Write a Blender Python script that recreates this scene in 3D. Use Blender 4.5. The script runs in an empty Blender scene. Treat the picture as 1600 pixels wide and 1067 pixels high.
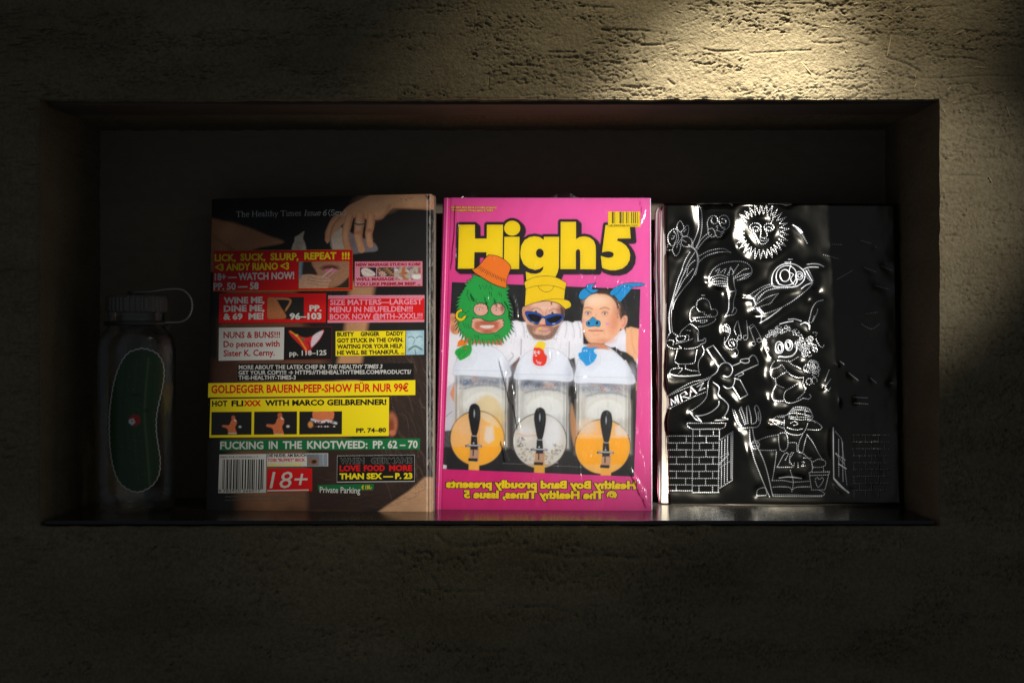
import bpy, math, random
import numpy as np
from mathutils import Vector
R = math.radians
random.seed(5)
rng = np.random.default_rng(11)
sc = bpy.context.scene
# ---------------------------------------------------------------- camera, light, exposure
S = 0.00066            # metres per photo pixel on the plane where the books stand
CD = 1.6               # camera distance to that plane
CX, CY = 800.0, 533.5
cam_d = bpy.data.cameras.new("camera")
cam_d.sensor_width = 36.0
cam_d.lens = 36.0 * CD / (1600 * S)
cam_d.clip_start = 0.05
cam_d.clip_end = 50
cam = bpy.data.objects.new("camera", cam_d)
cam.location = (0, -CD, 0)
cam.rotation_euler = (R(90), 0, 0)
sc.collection.objects.link(cam)
sc.camera = cam
sc.view_settings.view_transform = 'Standard'
sc.view_settings.look = 'None'
sc.view_settings.exposure = 0.0
sc.view_settings.gamma = 1.0
world = bpy.data.worlds.new("World")
sc.world = world
world.use_nodes = True
bg = world.node_tree.nodes["Background"]
bg.inputs[0].default_value = (0.82, 0.92, 1.08, 1)
bg.inputs[1].default_value = 0.075

def spot(name, loc, target, power, col, angle, blend, radius, scale=(1, 1, 1)):
    l = bpy.data.lights.new(name, 'SPOT')
    l.energy = power; l.color = col; l.spot_size = R(angle); l.spot_blend = blend
    l.shadow_soft_size = radius
    o = bpy.data.objects.new(name, l)
    o.location = loc
    d = Vector(target) - Vector(loc)
    o.rotation_euler = d.to_track_quat('-Z', 'Y').to_euler()
    o.scale = scale
    sc.collection.objects.link(o)
    return o
# shaped beam from the front right that lights the books through the niche opening
ldir = Vector((math.tan(R(32)), -1.0, 0.475)).normalized()
tgt = Vector((0.126, 0.0, 0.034))
spot("book_spotlight", tgt + ldir * 2.2, tgt, 194, (1.0, 0.982, 0.955), 18.6, 0.78, 0.018, (1.0, 0.65, 1))
spot("book_spotlight_spill", tgt + ldir * 2.2, tgt - Vector((0.12, 0, 0)), 1.1, (1.0, 0.98, 0.95), 36, 1.0, 0.018, (1.0, 0.6, 1))
# second track spotlight from above, a hot pool on the plaster over the niche
wl = (0.50, -0.62, 0.98)
spot("wall_spotlight", (0.26, -0.43, 1.02), (0.214, -0.095, 0.234), 370, (1.0, 0.96, 0.86), 22, 1.0, 0.02, (1.0, 0.27, 1))
spot("wall_spotlight_spill", wl, (0.215, -0.095, 0.300), 34, (1.0, 0.90, 0.68), 41, 1.0, 0.02, (1.0, 0.72, 1))

# ---------------------------------------------------------------- materials
def srgb(c):
    c = np.asarray(c, float) / 255.0
    return np.where(c <= 0.04045, c / 12.92, ((c + 0.055) / 1.055) ** 2.4)
def new_mat(name):
    m = bpy.data.materials.new(name); m.use_nodes = True
    return m, m.node_tree.nodes, m.node_tree.links, m.node_tree.nodes["Principled BSDF"]
def ink(name, rgb, rough=0.38, k=0.9, spec=0.4):
    m, N, L, b = new_mat(name)
    c = srgb(rgb) * k
    b.inputs["Base Color"].default_value = (*c, 1)
    b.inputs["Roughness"].default_value = rough
    b.inputs["Specular IOR Level"].default_value = spec
    n = N.new("ShaderNodeTexNoise"); n.inputs["Scale"].default_value = 260
    mp = N.new("ShaderNodeMapRange")
    mp.inputs[3].default_value = rough - 0.07; mp.inputs[4].default_value = rough + 0.09
    L.new(n.outputs[0], mp.inputs[0]); L.new(mp.outputs[0], b.inputs["Roughness"])
    return m
_inks = {}
def INK(rgb, rough=0.38):
    k = (tuple(rgb), rough)
    if k not in _inks:
        _inks[k] = ink("printed_ink", rgb, rough)
    return _inks[k]
def mat_print(name, rough, coat, bump=0.0):
    m, N, L, b = new_mat(name)
    a = N.new("ShaderNodeVertexColor"); a.layer_name = "Col"
    L.new(a.outputs[0], b.inputs["Base Color"])
    b.inputs["Roughness"].default_value = rough
    b.inputs["Specular IOR Level"].default_value = 0.4
    b.inputs["Coat Weight"].default_value = coat
    b.inputs["Coat Roughness"].default_value = 0.25
    if bump:
        t = N.new("ShaderNodeTexCoord")
        n = N.new("ShaderNodeTexNoise"); n.inputs["Scale"].default_value = 45; n.inputs["Detail"].default_value = 3
        bp = N.new("ShaderNodeBump"); bp.inputs["Strength"].default_value = bump; bp.inputs["Distance"].default_value = 0.004
        L.new(t.outputs["Object"], n.inputs[0]); L.new(n.outputs[0], bp.inputs["Height"])
        L.new(bp.outputs[0], b.inputs["Normal"]); L.new(bp.outputs[0], b.inputs["Coat Normal"])
    return m

# ---------------------------------------------------------------- projection helpers
def ray_plane(pts, o, n):
    """photo pixels -> points on the real plane (o, n)"""
    p = np.atleast_2d(np.asarray(pts, float))
    d = np.stack([(p[:, 0] - CX) * S, np.full(len(p), CD), (CY - p[:, 1]) * S], 1)
    c = np.array([0, -CD, 0.0])
    t = ((o - c) @ n) / (d @ n)
    return c + d * t[:, None]
Z0 = (CY - 797.0) * S            # top of the shelf
YW = -0.095                      # face of the plaster wall
def shelf_pt(px, py):
    return ray_plane([(px, py)], np.array([0, 0, Z0]), np.array([0, 0, 1.0]))[0]
def at_y(px, py, y):
    return ray_plane([(px, py)], np.array([0, y, 0.0]), np.array([0, 1.0, 0]))[0]
class Panel:
    def __init__(s, BL, BR, TL, ytop):
        s.bl = shelf_pt(*BL); s.br = shelf_pt(*BR)
        s.tl = at_y(TL[0], TL[1], ytop)
        s.U = s.br - s.bl; s.V = s.tl - s.bl
        n = np.cross(s.U, s.V); s.n = n / np.linalg.norm(n)
        if s.n[1] > 0: s.n = -s.n
        tr = s.tl + s.U
        k = CD / (tr[1] + CD)
        print("panel TR projects to", CX + tr[0] * k / S, CY - tr[2] * k / S, "w,h", np.linalg.norm(s.U), np.linalg.norm(s.V),
              "lean", math.degrees(math.atan2(s.V[1], s.V[2])))
    def at(s, pts, h=0.0):
        return ray_plane(pts, s.bl, s.n) + s.n * h
    def uv(s, u, v, h=0.0):
        u = np.asarray(u, float); v = np.asarray(v, float)
        return s.bl + u[..., None] * s.U + v[..., None] * s.V + s.n * h

# ---------------------------------------------------------------- object helpers
def link(o, parent=None):
    sc.collection.objects.link(o)
    if parent is not None: o.parent = parent
    return o
def empty(name, loc, label, cat, group=None):
    o = bpy.data.objects.new(name, None); o.location = loc; o.empty_display_size = 0.03
    o["label"] = label; o["category"] = cat
    if group: o["group"] = group
    return link(o)
def origin(parent):
    return np.array(parent_loc(parent))
def parent_loc(p):
    v = Vector((0, 0, 0))
    while p is not None:
        v = v + p.location; p = p.parent
    return v
def mesh(name, verts, faces, mat, parent=None, smooth=False, col=None):
    me = bpy.data.meshes.new(name)
    v = np.asarray(verts, float) - np.array(parent_loc(parent))
    if isinstance(faces, np.ndarray) and faces.ndim == 2:
        k = faces.shape[1]
        me.vertices.add(len(v)); me.vertices.foreach_set("co", v.astype(np.float32).ravel())
        me.loops.add(faces.size); me.loops.foreach_set("vertex_index", faces.astype(np.int32).ravel())
        me.polygons.add(len(faces))
        me.polygons.foreach_set("loop_start", np.arange(0, faces.size, k, dtype=np.int32))
        me.update(calc_edges=True)
    else:
        me.from_pydata([tuple(p) for p in v], [], [tuple(f) for f in faces])
    if smooth:
        me.polygons.foreach_set("use_smooth", np.ones(len(me.polygons), bool))
    if col is not None:
        a = me.color_attributes.new("Col", 'FLOAT_COLOR', 'POINT')
        c = np.concatenate([np.clip(col, 0, 1), np.ones((len(col), 1))], 1)
        a.data.foreach_set("color", c.astype(np.float32).ravel())
    if mat: me.materials.append(mat)
    me.update()
    return link(bpy.data.objects.new(name, me), parent)
def grid_faces(nr, nc):
    i = np.arange(nr - 1)[:, None] * nc + np.arange(nc - 1)[None, :]
    return np.stack([i, i + 1, i + nc + 1, i + nc], -1).reshape(-1, 4)
def slab(name, P8, mat, parent):
    """P8: four front corners then four back corners"""
    f = [(0, 1, 2, 3), (7, 6, 5, 4), (0, 4, 5, 1), (1, 5, 6, 2), (2, 6, 7, 3), (3, 7, 4, 0)]
    return mesh(name, P8, f, mat, parent)

# smooth value noise for numpy coordinates
_lat = rng.random((256, 256))
def vnoise(x, y, seed=0):
    x = x + seed * 17.31; y = y + seed * 9.77
    xi = np.floor(x).astype(int); yi = np.floor(y).astype(int)
    fx = x - xi; fy = y - yi
    fx = fx * fx * (3 - 2 * fx); fy = fy * fy * (3 - 2 * fy)
    a = _lat[yi % 256, xi % 256]; b = _lat[yi % 256, (xi + 1) % 256]
    c = _lat[(yi + 1) % 256, xi % 256]; d = _lat[(yi + 1) % 256, (xi + 1) % 256]
    return (a * (1 - fx) + b * fx) * (1 - fy) + (c * (1 - fx) + d * fx) * fy
def fbm(x, y, o=4, seed=0):
    t = 0; a = 1; s = 0
    for k in range(o):
        t = t + a * vnoise(x * 2 ** k, y * 2 ** k, seed + k); s += a; a *= 0.5
    return t / s

def fr(x0, y0, s):
    """zoomed-crop coordinates -> photo pixels"""
    def f(*p):
        p = np.asarray(p, float).reshape(-1, 2)
        return np.stack([x0 + p[:, 0] / s, y0 + p[:, 1] / s], 1)
    return f
def smooth(p, closed=False, n=6):
    p = np.asarray(p, float)
    if len(p) < 3: return p
    out = []
    m = len(p)
    for i in range(m if closed else m - 1):
        if closed: a, b, c, d = p[(i - 1) % m], p[i], p[(i + 1) % m], p[(i + 2) % m]
        else: a, b, c, d = p[max(i - 1, 0)], p[i], p[i + 1], p[min(i + 2, m - 1)]
        for t in np.arange(n) / n:
            out.append(0.5 * ((2 * b) + (-a + c) * t + (2 * a - 5 * b + 4 * c - d) * t * t + (-a + 3 * b - 3 * c + d) * t ** 3))
    if not closed: out.append(p[-1])
    return np.array(out)
def ellp(cx, cy, rx, ry, rot=0, n=28, a0=0, a1=360):
    t = np.radians(np.linspace(a0, a1, n, endpoint=(a1 - a0) < 360))
    x = rx * np.cos(t); y = ry * np.sin(t); r = math.radians(rot)
    return np.stack([cx + x * math.cos(r) - y * math.sin(r), cy + x * math.sin(r) + y * math.cos(r)], 1)

# ---------------------------------------------------------------- small painter for printed pictures
class Paint:
    def __init__(s, x0, y0, x1, y1, rgb, k=2):
        s.x0, s.y0, s.k = x0, y0, k
        s.w = int(round((x1 - x0) * k)); s.h = int(round((y1 - y0) * k))
        s.a = np.tile(srgb(rgb), (s.h, s.w, 1)).astype(float)
    def _box(s, lo, hi):
        i0 = max(int((lo[0] - s.x0) * s.k) - 1, 0); i1 = min(int((hi[0] - s.x0) * s.k) + 2, s.w)
        j0 = max(int((lo[1] - s.y0) * s.k) - 1, 0); j1 = min(int((hi[1] - s.y0) * s.k) + 2, s.h)
        if i1 <= i0 or j1 <= j0: return None
        X, Y = np.meshgrid(s.x0 + (np.arange(i0, i1) + .5) / s.k, s.y0 + (np.arange(j0, j1) + .5) / s.k)
        return i0, i1, j0, j1, X, Y
    def _mix(s, bx, m, rgb, al):
        i0, i1, j0, j1 = bx[:4]
        m = (m * al)[..., None]
        s.a[j0:j1, i0:i1] = s.a[j0:j1, i0:i1] * (1 - m) + srgb(rgb) * m
    @staticmethod
    def segd(X, Y, p):
        D = np.full(X.shape, 1e9)
        for a, b in zip(p[:-1], p[1:]):
            d = b - a; l = max(d @ d, 1e-9)
            t = np.clip(((X - a[0]) * d[0] + (Y - a[1]) * d[1]) / l, 0, 1)
            D = np.minimum(D, (X - a[0] - t * d[0]) ** 2 + (Y - a[1] - t * d[1]) ** 2)
        return np.sqrt(D)
    def poly(s, p, rgb, f=0.35, al=1.0):
        p = np.asarray(p, float)
        bx = s._box(p.min(0) - f * 2, p.max(0) + f * 2)
        if bx is None: return
        X, Y = bx[4], bx[5]
        ins = np.zeros(X.shape, bool)
        q = np.roll(p, -1, 0)
        for a, b in zip(p, q):
            if a[1] == b[1]: continue
            c = (a[1] > Y) != (b[1] > Y)
            ins ^= c & (X < (b[0] - a[0]) * (Y - a[1]) / (b[1] - a[1]) + a[0])
        D = s.segd(X, Y, np.vstack([p, p[:1]]))
        D = np.where(ins, D, -D)
        s._mix(bx, np.clip(D / (2 * f) + 0.5, 0, 1), rgb, al)
    def ell(s, cx, cy, rx, ry, rgb, f=0.35, rot=0, al=1.0):
        r = max(rx, ry) + f * 2
        bx = s._box((cx - r, cy - r), (cx + r, cy + r))
        if bx is None: return
        X, Y = bx[4] - cx, bx[5] - cy; t = math.radians(rot)
        u = X * math.cos(t) + Y * math.sin(t); v = -X * math.sin(t) + Y * math.cos(t)
        d = (1 - np.sqrt((u / rx) ** 2 + (v / ry) ** 2)) * min(rx, ry)
        s._mix(bx, np.clip(d / (2 * f) + 0.5, 0, 1), rgb, al)
    def line(s, p, w, rgb, f=0.35, al=1.0):
        p = np.asarray(p, float)
        bx = s._box(p.min(0) - w - f * 2, p.max(0) + w + f * 2)
        if bx is None: return
        D = s.segd(bx[4], bx[5], p)
        s._mix(bx, np.clip((w / 2 - D) / (2 * f) + 0.5, 0, 1), rgb, al)
    def grain(s, amt, sx, sy, seed=0):
        X, Y = np.meshgrid(s.x0 + np.arange(s.w) / s.k, s.y0 + np.arange(s.h) / s.k)
        s.a *= (1 + amt * (fbm(X / sx, Y / sy, 3, seed) - 0.5) * 2)[..., None]
    def sample(s, X, Y):
        x = np.clip((X - s.x0) * s.k - .5, 0, s.w - 1.001); y = np.clip((Y - s.y0) * s.k - .5, 0, s.h - 1.001)
        i = x.astype(int); j = y.astype(int); fx = (x - i)[..., None]; fy = (y - j)[..., None]
        A = s.a
        return (A[j, i] * (1 - fx) + A[j, i + 1] * fx) * (1 - fy) + (A[j + 1, i] * (1 - fx) + A[j + 1, i + 1] * fx) * fy
def picture(name, pn, quad, paint, h, mat, parent, step=1.0, curve=None):
    """quad TL TR BR BL in photo pixels -> real flat print with per-vertex ink colour"""
    q = np.asarray(quad, float)
    nc = int(max(np.linalg.norm(q[1] - q[0]), np.linalg.norm(q[2] - q[3])) / step) + 2
    nr = int(max(np.linalg.norm(q[3] - q[0]), np.linalg.norm(q[2] - q[1])) / step) + 2
    u = np.linspace(0, 1, nc)[None, :, None]; v = np.linspace(0, 1, nr)[:, None, None]
    P = (q[0] * (1 - u) + q[1] * u) * (1 - v) + (q[3] * (1 - u) + q[2] * u) * v
    c = paint.sample(P[..., 0], P[..., 1]).reshape(-1, 3)
    W = pn.at(P.reshape(-1, 2), h)
    if curve is not None: W = W + curve(P.reshape(-1, 2))
    return mesh(name, W, grid_faces(nr, nc)[:, ::-1], mat, parent, col=np.clip(c, 0, .9))

# ---------------------------------------------------------------- lettering (built-in font, turned to mesh)
_tc = {}
def text_mesh(s, off=0.0, res=2):
    k = (s, off, res)
    if k in _tc: return _tc[k]
    cu = bpy.data.curves.new("t", 'FONT'); cu.body = s; cu.size = 1.0; cu.offset = off
    cu.resolution_u = res; cu.fill_mode = 'BOTH'
    o = bpy.data.objects.new("t", cu); sc.collection.objects.link(o)
    dg = bpy.context.evaluated_depsgraph_get()
    me = o.evaluated_get(dg).to_mesh()
    v = np.array([x.co[:2] for x in me.vertices]) if len(me.vertices) else np.zeros((0, 2))
    f = [tuple(p.vertices) for p in me.polygons]
    o.evaluated_get(dg).to_mesh_clear()
    bpy.data.objects.remove(o); bpy.data.curves.remove(cu)
    _tc[k] = (v, f)
    return v, f
CAP = None
class Letters:
    """collects lettering of one colour; build() joins it into one mesh"""
    def __init__(s, pn, h): s.pn, s.h, s.v, s.f, s.n = pn, h, [], [], 0
    def add(s, F, txt, x0, x1, y0, y1, cap, off=0.018, ital=0.0, base_off=None):
        """baseline from (x0,y0) to (x1,y1), cap height cap, all in the frame F"""
        global CAP
        if CAP is None:
            CAP = text_mesh("H", 0.0)[0][:, 1].max()
        v0 = text_mesh(txt, base_off if base_off is not None else off)[0]
        v, f = text_mesh(txt, off)
        if not len(v): return s
        lo, hi = v0[:, 0].min(), v0[:, 0].max()
        t = (v[:, 0] - lo) / (hi - lo)
        y = v[:, 1] / CAP * cap
        X = x0 + t * (x1 - x0) + y * ital
        Y = y0 + t * (y1 - y0) - y
        P = F(np.stack([X, Y], 1))
        s.v.append(P); s.f += [tuple(i + s.n for i in q) for q in f]; s.n += len(v)
        return s
    def ribbon(s, p, w):
        p = np.asarray(p, float)
        d = np.gradient(p, axis=0); d /= np.maximum(np.linalg.norm(d, axis=1, keepdims=True), 1e-9)
        nn = np.stack([-d[:, 1], d[:, 0]], 1) * w / 2
        m = len(p)
        s.v.append(np.vstack([p + nn, p - nn]))
        s.f += [(s.n + i, s.n + i + 1, s.n + m + i + 1, s.n + m + i) for i in range(m - 1)]; s.n += 2 * m
        return s
    def rect(s, x0, y0, x1, y1):
        s.v.append(np.array([(x0, y0), (x1, y0), (x1, y1), (x0, y1)], float)); s.f.append(tuple(range(s.n, s.n + 4))); s.n += 4
        return s
    def quad(s, q):
        q = np.asarray(q, float); s.v.append(q); s.f.append(tuple(range(s.n, s.n + len(q)))); s.n += len(q)
        return s
    def build(s, name, mat, parent):
        P = np.vstack(s.v)
        return mesh(name, s.pn.at(P, s.h), s.f, mat, parent)
def fill(pn, polys, h):
    """2D polygons (outer + holes) in photo pixels -> filled faces"""
    cu = bpy.data.curves.new("t", 'CURVE'); cu.dimensions = '2D'; cu.fill_mode = 'BOTH'
    for p in polys:
        sp = cu.splines.new('POLY'); sp.points.add(len(p) - 1)
        for i, q in enumerate(p): sp.points[i].co = (q[0] / 100, q[1] / 100, 0, 1)
        sp.use_cyclic_u = True
    o = bpy.data.objects.new("t", cu); sc.collection.objects.link(o)
    dg = bpy.context.evaluated_depsgraph_get()
    me = o.evaluated_get(dg).to_mesh()
    v = np.array([x.co[:2] for x in me.vertices]) * 100
    f = [tuple(p.vertices) for p in me.polygons]
    o.evaluated_get(dg).to_mesh_clear()
    bpy.data.objects.remove(o); bpy.data.curves.remove(cu)
    return v, f
def cutout(name, pn, polys, h, mat, parent):
    v, f = fill(pn, polys, h)
    return mesh(name, pn.at(v, h), f, mat, parent)
def join(name, pn, items, h, mat, parent):
    V, Fc, n = [], [], 0
    for polys in items:
        v, f = fill(pn, polys, h); V.append(v); Fc += [tuple(i + n for i in q) for q in f]; n += len(v)
    return mesh(name, pn.at(np.vstack(V), h), Fc, mat, parent)
LAY = 0.00012

# ================================================================ the plaster wall with its niche
KW = (CD + YW) / CD
def wall_mat():
    m, N, L, b = new_mat("clay_plaster")
    t = N.new("ShaderNodeTexCoord")
    n1 = N.new("ShaderNodeTexNoise"); n1.inputs["Scale"].default_value = 7; n1.inputs["Detail"].default_value = 6
    mp = N.new("ShaderNodeMapping"); mp.inputs["Scale"].default_value = (1, 1, 2.5)
    L.new(t.outputs["Object"], mp.inputs[0]); L.new(mp.outputs[0], n1.inputs[0])
    cr = N.new("ShaderNodeValToRGB")
    cr.color_ramp.elements[0].position = 0.3; cr.color_ramp.elements[0].color = (0.132, 0.107, 0.064, 1)
    cr.color_ramp.elements[1].position = 0.7; cr.color_ramp.elements[1].color = (0.182, 0.152, 0.095, 1)
    L.new(n1.outputs[0], cr.inputs[0])
    n2 = N.new("ShaderNodeTexNoise"); n2.inputs["Scale"].default_value = 330; n2.inputs["Detail"].default_value = 3
    L.new(t.outputs["Object"], n2.inputs[0])
    mx = N.new("ShaderNodeMixRGB"); mx.blend_type = 'MULTIPLY'; mx.inputs[0].default_value = 0.55
    c2 = N.new("ShaderNodeValToRGB")
    c2.color_ramp.elements[0].position = 0.3; c2.color_ramp.elements[0].color = (0.55, 0.5, 0.42, 1)
    c2.color_ramp.elements[1].position = 0.65; c2.color_ramp.elements[1].color = (1.15, 1.12, 1.05, 1)
    L.new(n2.outputs[0], c2.inputs[0])
    L.new(cr.outputs[0], mx.inputs[1]); L.new(c2.outputs[0], mx.inputs[2])
    L.new(mx.outputs[0], b.inputs["Base Color"])
    b.inputs["Roughness"].default_value = 0.95; b.inputs["Specular IOR Level"].default_value = 0.15
    n3 = N.new("ShaderNodeTexNoise"); n3.inputs["Scale"].default_value = 520; n3.inputs["Detail"].default_value = 4
    L.new(t.outputs["Object"], n3.inputs[0])
    bp = N.new("ShaderNodeBump"); bp.inputs["Strength"].default_value = 0.75; bp.inputs["Distance"].default_value = 0.0012
    L.new(n3.outputs[0], bp.inputs["Height"]); L.new(bp.outputs[0], b.inputs["Normal"])
    return m
M_wall = wall_mat()
NX0, NX1, NY0, NY1 = 62.0, 1468.5, 155.5, 822.0      # niche opening in photo pixels on the wall plane
def seg(a, b, st): return list(np.linspace(a, b, max(int(round((b - a) / st)), 1), endpoint=False))
xs = np.array(seg(-260, NX0, 12) + seg(NX0, 620, 3.6) + seg(620, NX1, 1.5) + seg(NX1, 1620, 1.5) + seg(1620, 1861, 12))
ys = np.array(seg(-200, -30, 12) + seg(-30, NY0, 1.5) + seg(NY0, 560, 1.9) + seg(560, NY1, 3.2) + seg(NY1, 1080, 3.0) + seg(1080, 1301, 12))
WX, WY = np.meshgrid(xs, ys)
H = 1.3 * (fbm(WX / 75, WY / 42, 3, 1) - .5)
H += 0.75 * (fbm(WX / 13, WY / 8, 3, 2) - .5)
H += 0.62 * (vnoise(WX / 2.7, WY / 2.2, 3) - .5) + 0.45 * (fbm(WX / 6.5, WY / 5.0, 2, 4) - .5)
# dragged horizontal tears and pits
wx = WX + 14 * (fbm(WX / 40, WY / 40, 2, 6) - .5); wy = WY + 9 * (fbm(WX / 26, WY / 26, 3, 7) - .5) + 5 * (fbm(WX / 7, WY / 9, 2, 8) - .5)
patch = np.clip((fbm(WX / 85, WY / 30, 3, 9) - .36) * 5, 0, 1)
r1 = 1 - np.abs(2 * fbm(wx / 46, wy / 6.5, 2, 12) - 1)
H -= 2.8 * np.clip((r1 - .935) / .05, 0, 1) * patch
r2 = 1 - np.abs(2 * fbm(wx / 17, wy / 6.0, 3, 21) - 1)
H -= 2.0 * np.clip((r2 - .945) / .04, 0, 1) * patch
pit = fbm(WX / 5.2, WY / 3.4, 2, 31)
H -= 1.9 * np.clip((pit - .70) / .06, 0, 1) * np.clip(patch + .3, 0, 1)
def carve(p, w, dep):
    global H
    p = smooth(p)
    lo = p.min(0) - w * 2; hi = p.max(0) + w * 2
    i = np.where((xs > lo[0]) & (xs < hi[0]))[0]; j = np.where((ys > lo[1]) & (ys < hi[1]))[0]
    if not len(i) or not len(j): return
    sl = np.ix_(j, i)
    D = Paint.segd(WX[sl] + 3 * (vnoise(WX[sl] / 4, WY[sl] / 4, 3) - .5), WY[sl], p)
    H[sl] -= dep * np.exp(-(D / w) ** 2)
FW = fr(1100, 0, 3.2)
for p, w, dp in [
    ([(940, 165), (915, 220), (915, 285), (985, 310), (1050, 340), (1080, 362)], 1.6, 2.3), ([(730, 45), (750, 100)], 1.6, 2.0),
    ([(1010, 392), (1220, 392), (1400, 380), (1590, 385)], 1.1, 1.5), ([(1190, 288), (1330, 292), (1410, 318)], 1.2, 1.7),
    ([(950, 175), (1030, 180), (1090, 176)], 1.1, 1.2), ([(1165, 240), (1320, 250)], 1.0, 1.4), ([(230, 268), (400, 258), (540, 252)], 1.2, 1.6),
    ([(530, 212), (620, 218), (700, 214)], 1.3, 1.6), ([(590, 190), (690, 188), (712, 220)], 1.2, 1.5), ([(0, 245), (60, 258), (170, 255)], 1.4, 1.8),
    ([(270, 30), (420, 20), (620, 22)], 1.2, 1.5), ([(650, 105), (760, 98)], 1.2, 1.4), ([(1100, 38), (1260, 30)], 1.0, 1.3),
    ([(620, 395), (760, 396), (900, 392)], 1.1, 1.4), ([(1280, 505), (1340, 480), (1440, 470), (1590, 455)], 1.3, 1.8),
    ([(1370, 565), (1470, 560)], 1.2, 1.6), ([(1490, 600), (1508, 660)], 1.5, 2.0), ([(1290, 620), (1460, 632)], 1.1, 1.5),
    ([(1270, 745), (1480, 750)], 1.0, 1.4), ([(1230, 880), (1330, 880), (1400, 885)], 1.4, 1.9), ([(1520, 225), (1600, 240)], 1.5, 2.0)]:
    carve(FW(*p), w, dp)
FW2 = fr(600, 0, 3.2)
for p in [[(1090, 152), (1240, 152), (1330, 158)], [(1290, 170), (1300, 215), (1285, 230)], [(1200, 190), (1290, 225), (1400, 225)], [(1410, 168), (1395, 215)],
          [(820, 262), (960, 262)], [(620, 325), (750, 328)], [(650, 400), (680, 420), (740, 412)], [(830, 292), (990, 290)], [(1190, 432), (1330, 436)],
          [(1040, 355), (1080, 395)], [(1420, 400), (1450, 425)], [(520, 370), (520, 440)], [(960, 30), (1150, 42)], [(860, 180), (830, 195)]]:
    carve(FW2(*p), 1.5, 2.2)
FW3 = fr(600, 760, 1.6)
for p in [[(370, 165), (480, 178), (540, 172), (620, 178), (800, 180)], [(130, 120), (180, 150), (300, 140)], [(640, 280), (655, 300)], [(290, 300), (420, 300)],
          [(120, 225), (150, 260), (250, 262)], [(840, 240), (1000, 245), (1040, 265)], [(620, 238), (700, 236)], [(150, 410), (300, 412)]]:
    carve(FW3(*p), 2.4, 2.0)
# edges of the opening: slumped and slightly ragged
dx = np.maximum(np.maximum(NX0 - WX, WX - NX1), 0); dy = np.maximum(np.maximum(NY0 - WY, WY - NY1), 0)
de = np.hypot(dx, dy)
ed = np.clip(1 - de / 5.0, 0, 1)
H -= 1.6 * ed ** 2
H *= 1 - 0.35 * ed
dispY = YW - H * 0.00066
jx = np.zeros_like(WX); jy = np.zeros_like(WY)
edge = np.exp(-(de / 6) ** 2)
jy += edge * 3.4 * (fbm(WX / 26, WX * 0 + 3, 4, 41) - .5); jx += edge * 3.4 * (fbm(WY / 26, WY * 0 + 8, 4, 43) - .5)
PX = (WX + jx - CX) * S * KW; PZ = (CY - WY - jy) * S * KW
nr, nc = WX.shape
inside = (WX[:-1, :-1] >= NX0 - .01) & (WX[1:, 1:] <= NX1 + .01) & (WY[:-1, :-1] >= NY0 - .01) & (WY[1:, 1:] <= NY1 + .01)
Fw = grid_faces(nr, nc)[~inside.ravel()][:, ::-1]
V = np.stack([PX, dispY, PZ], -1).reshape(-1, 3)
# reveals: sweep the rim of the opening back into the wall
ix0 = int(np.argmin(abs(xs - NX0))); ix1 = int(np.argmin(abs(xs - NX1))); iy0 = int(np.argmin(abs(ys - NY0))); iy1 = int(np.argmin(abs(ys - NY1)))
rim = [iy0 * nc + i for i in range(ix0, ix1)] + [j * nc + ix1 for j in range(iy0, iy1)] + \
      [iy1 * nc + i for i in range(ix1, ix0, -1)] + [j * nc + ix0 for j in range(iy1, iy0, -1)]
rim = np.array(rim); m = len(rim)
depths = np.r_[0.0015, 0.003, np.arange(0.006, 0.22, 0.005), 0.22]
rv = V[rim]
rings = [rv]
cxm, czm = (NX0 + NX1) / 2, (NY0 + NY1) / 2
for k, d in enumerate(depths):
    q = rv.copy(); q[:, 1] = YW + d
    w = min(d / 0.03, 1)
    nz = (fbm(q[:, 0] * 150 + q[:, 2] * 150, q[:, 1] * 190 + 3, 4, 51) - .5) * 0.0026 * w
    q[:, 2] += nz; q[:, 0] += nz
    rings.append(q)
base = len(V)
used = np.unique(Fw)
Fr = []
prev = rim
for k in range(len(depths)):
    cur = base + k * m + np.arange(m)
    Fr.append(np.stack([prev, np.roll(prev, -1), np.roll(cur, -1), cur], 1)); prev = cur
V2 = np.vstack([V] + rings[1:])
FA = np.vstack([Fw] + Fr)
keep = np.unique(FA); remap = np.full(len(V2), -1); remap[keep] = np.arange(len(keep))
wall = mesh("plaster_wall", V2[keep], remap[FA], M_wall, None, smooth=True)
wall["kind"] = "structure"
wall["label"] = "rough khaki clay plaster wall with dragged tears around the niche"
YB = YW + 0.22
mb = mesh("niche_back", [((0 - 60 - CX) * S, YB, -0.30), ((1660 - CX) * S, YB, -0.30), ((1660 - CX) * S, YB, 0.30), ((-60 - CX) * S, YB, 0.30)],
          [(0, 1, 2, 3)], None)
def paintwork():
    m, N, L, b = new_mat("dark_niche_paint")
    n = N.new("ShaderNodeTexNoise"); n.inputs["Scale"].default_value = 60; n.inputs["Detail"].default_value = 5
    c = N.new("ShaderNodeValToRGB")
    c.color_ramp.elements[0].color = (0.17, 0.140, 0.095, 1); c.color_ramp.elements[1].color = (0.25, 0.208, 0.14, 1)
    L.new(n.outputs[0], c.inputs[0]); L.new(c.outputs[0], b.inputs["Base Color"])
    b.inputs["Roughness"].default_value = 0.8
    bp = N.new("ShaderNodeBump"); bp.inputs["Strength"].default_value = 0.4; bp.inputs["Distance"].default_value = 0.002
    L.new(n.outputs[0], bp.inputs["Height"]); L.new(bp.outputs[0], b.inputs["Normal"])
    return m
mb.data.materials.append(paintwork()); mb["kind"] = "structure"
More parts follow.
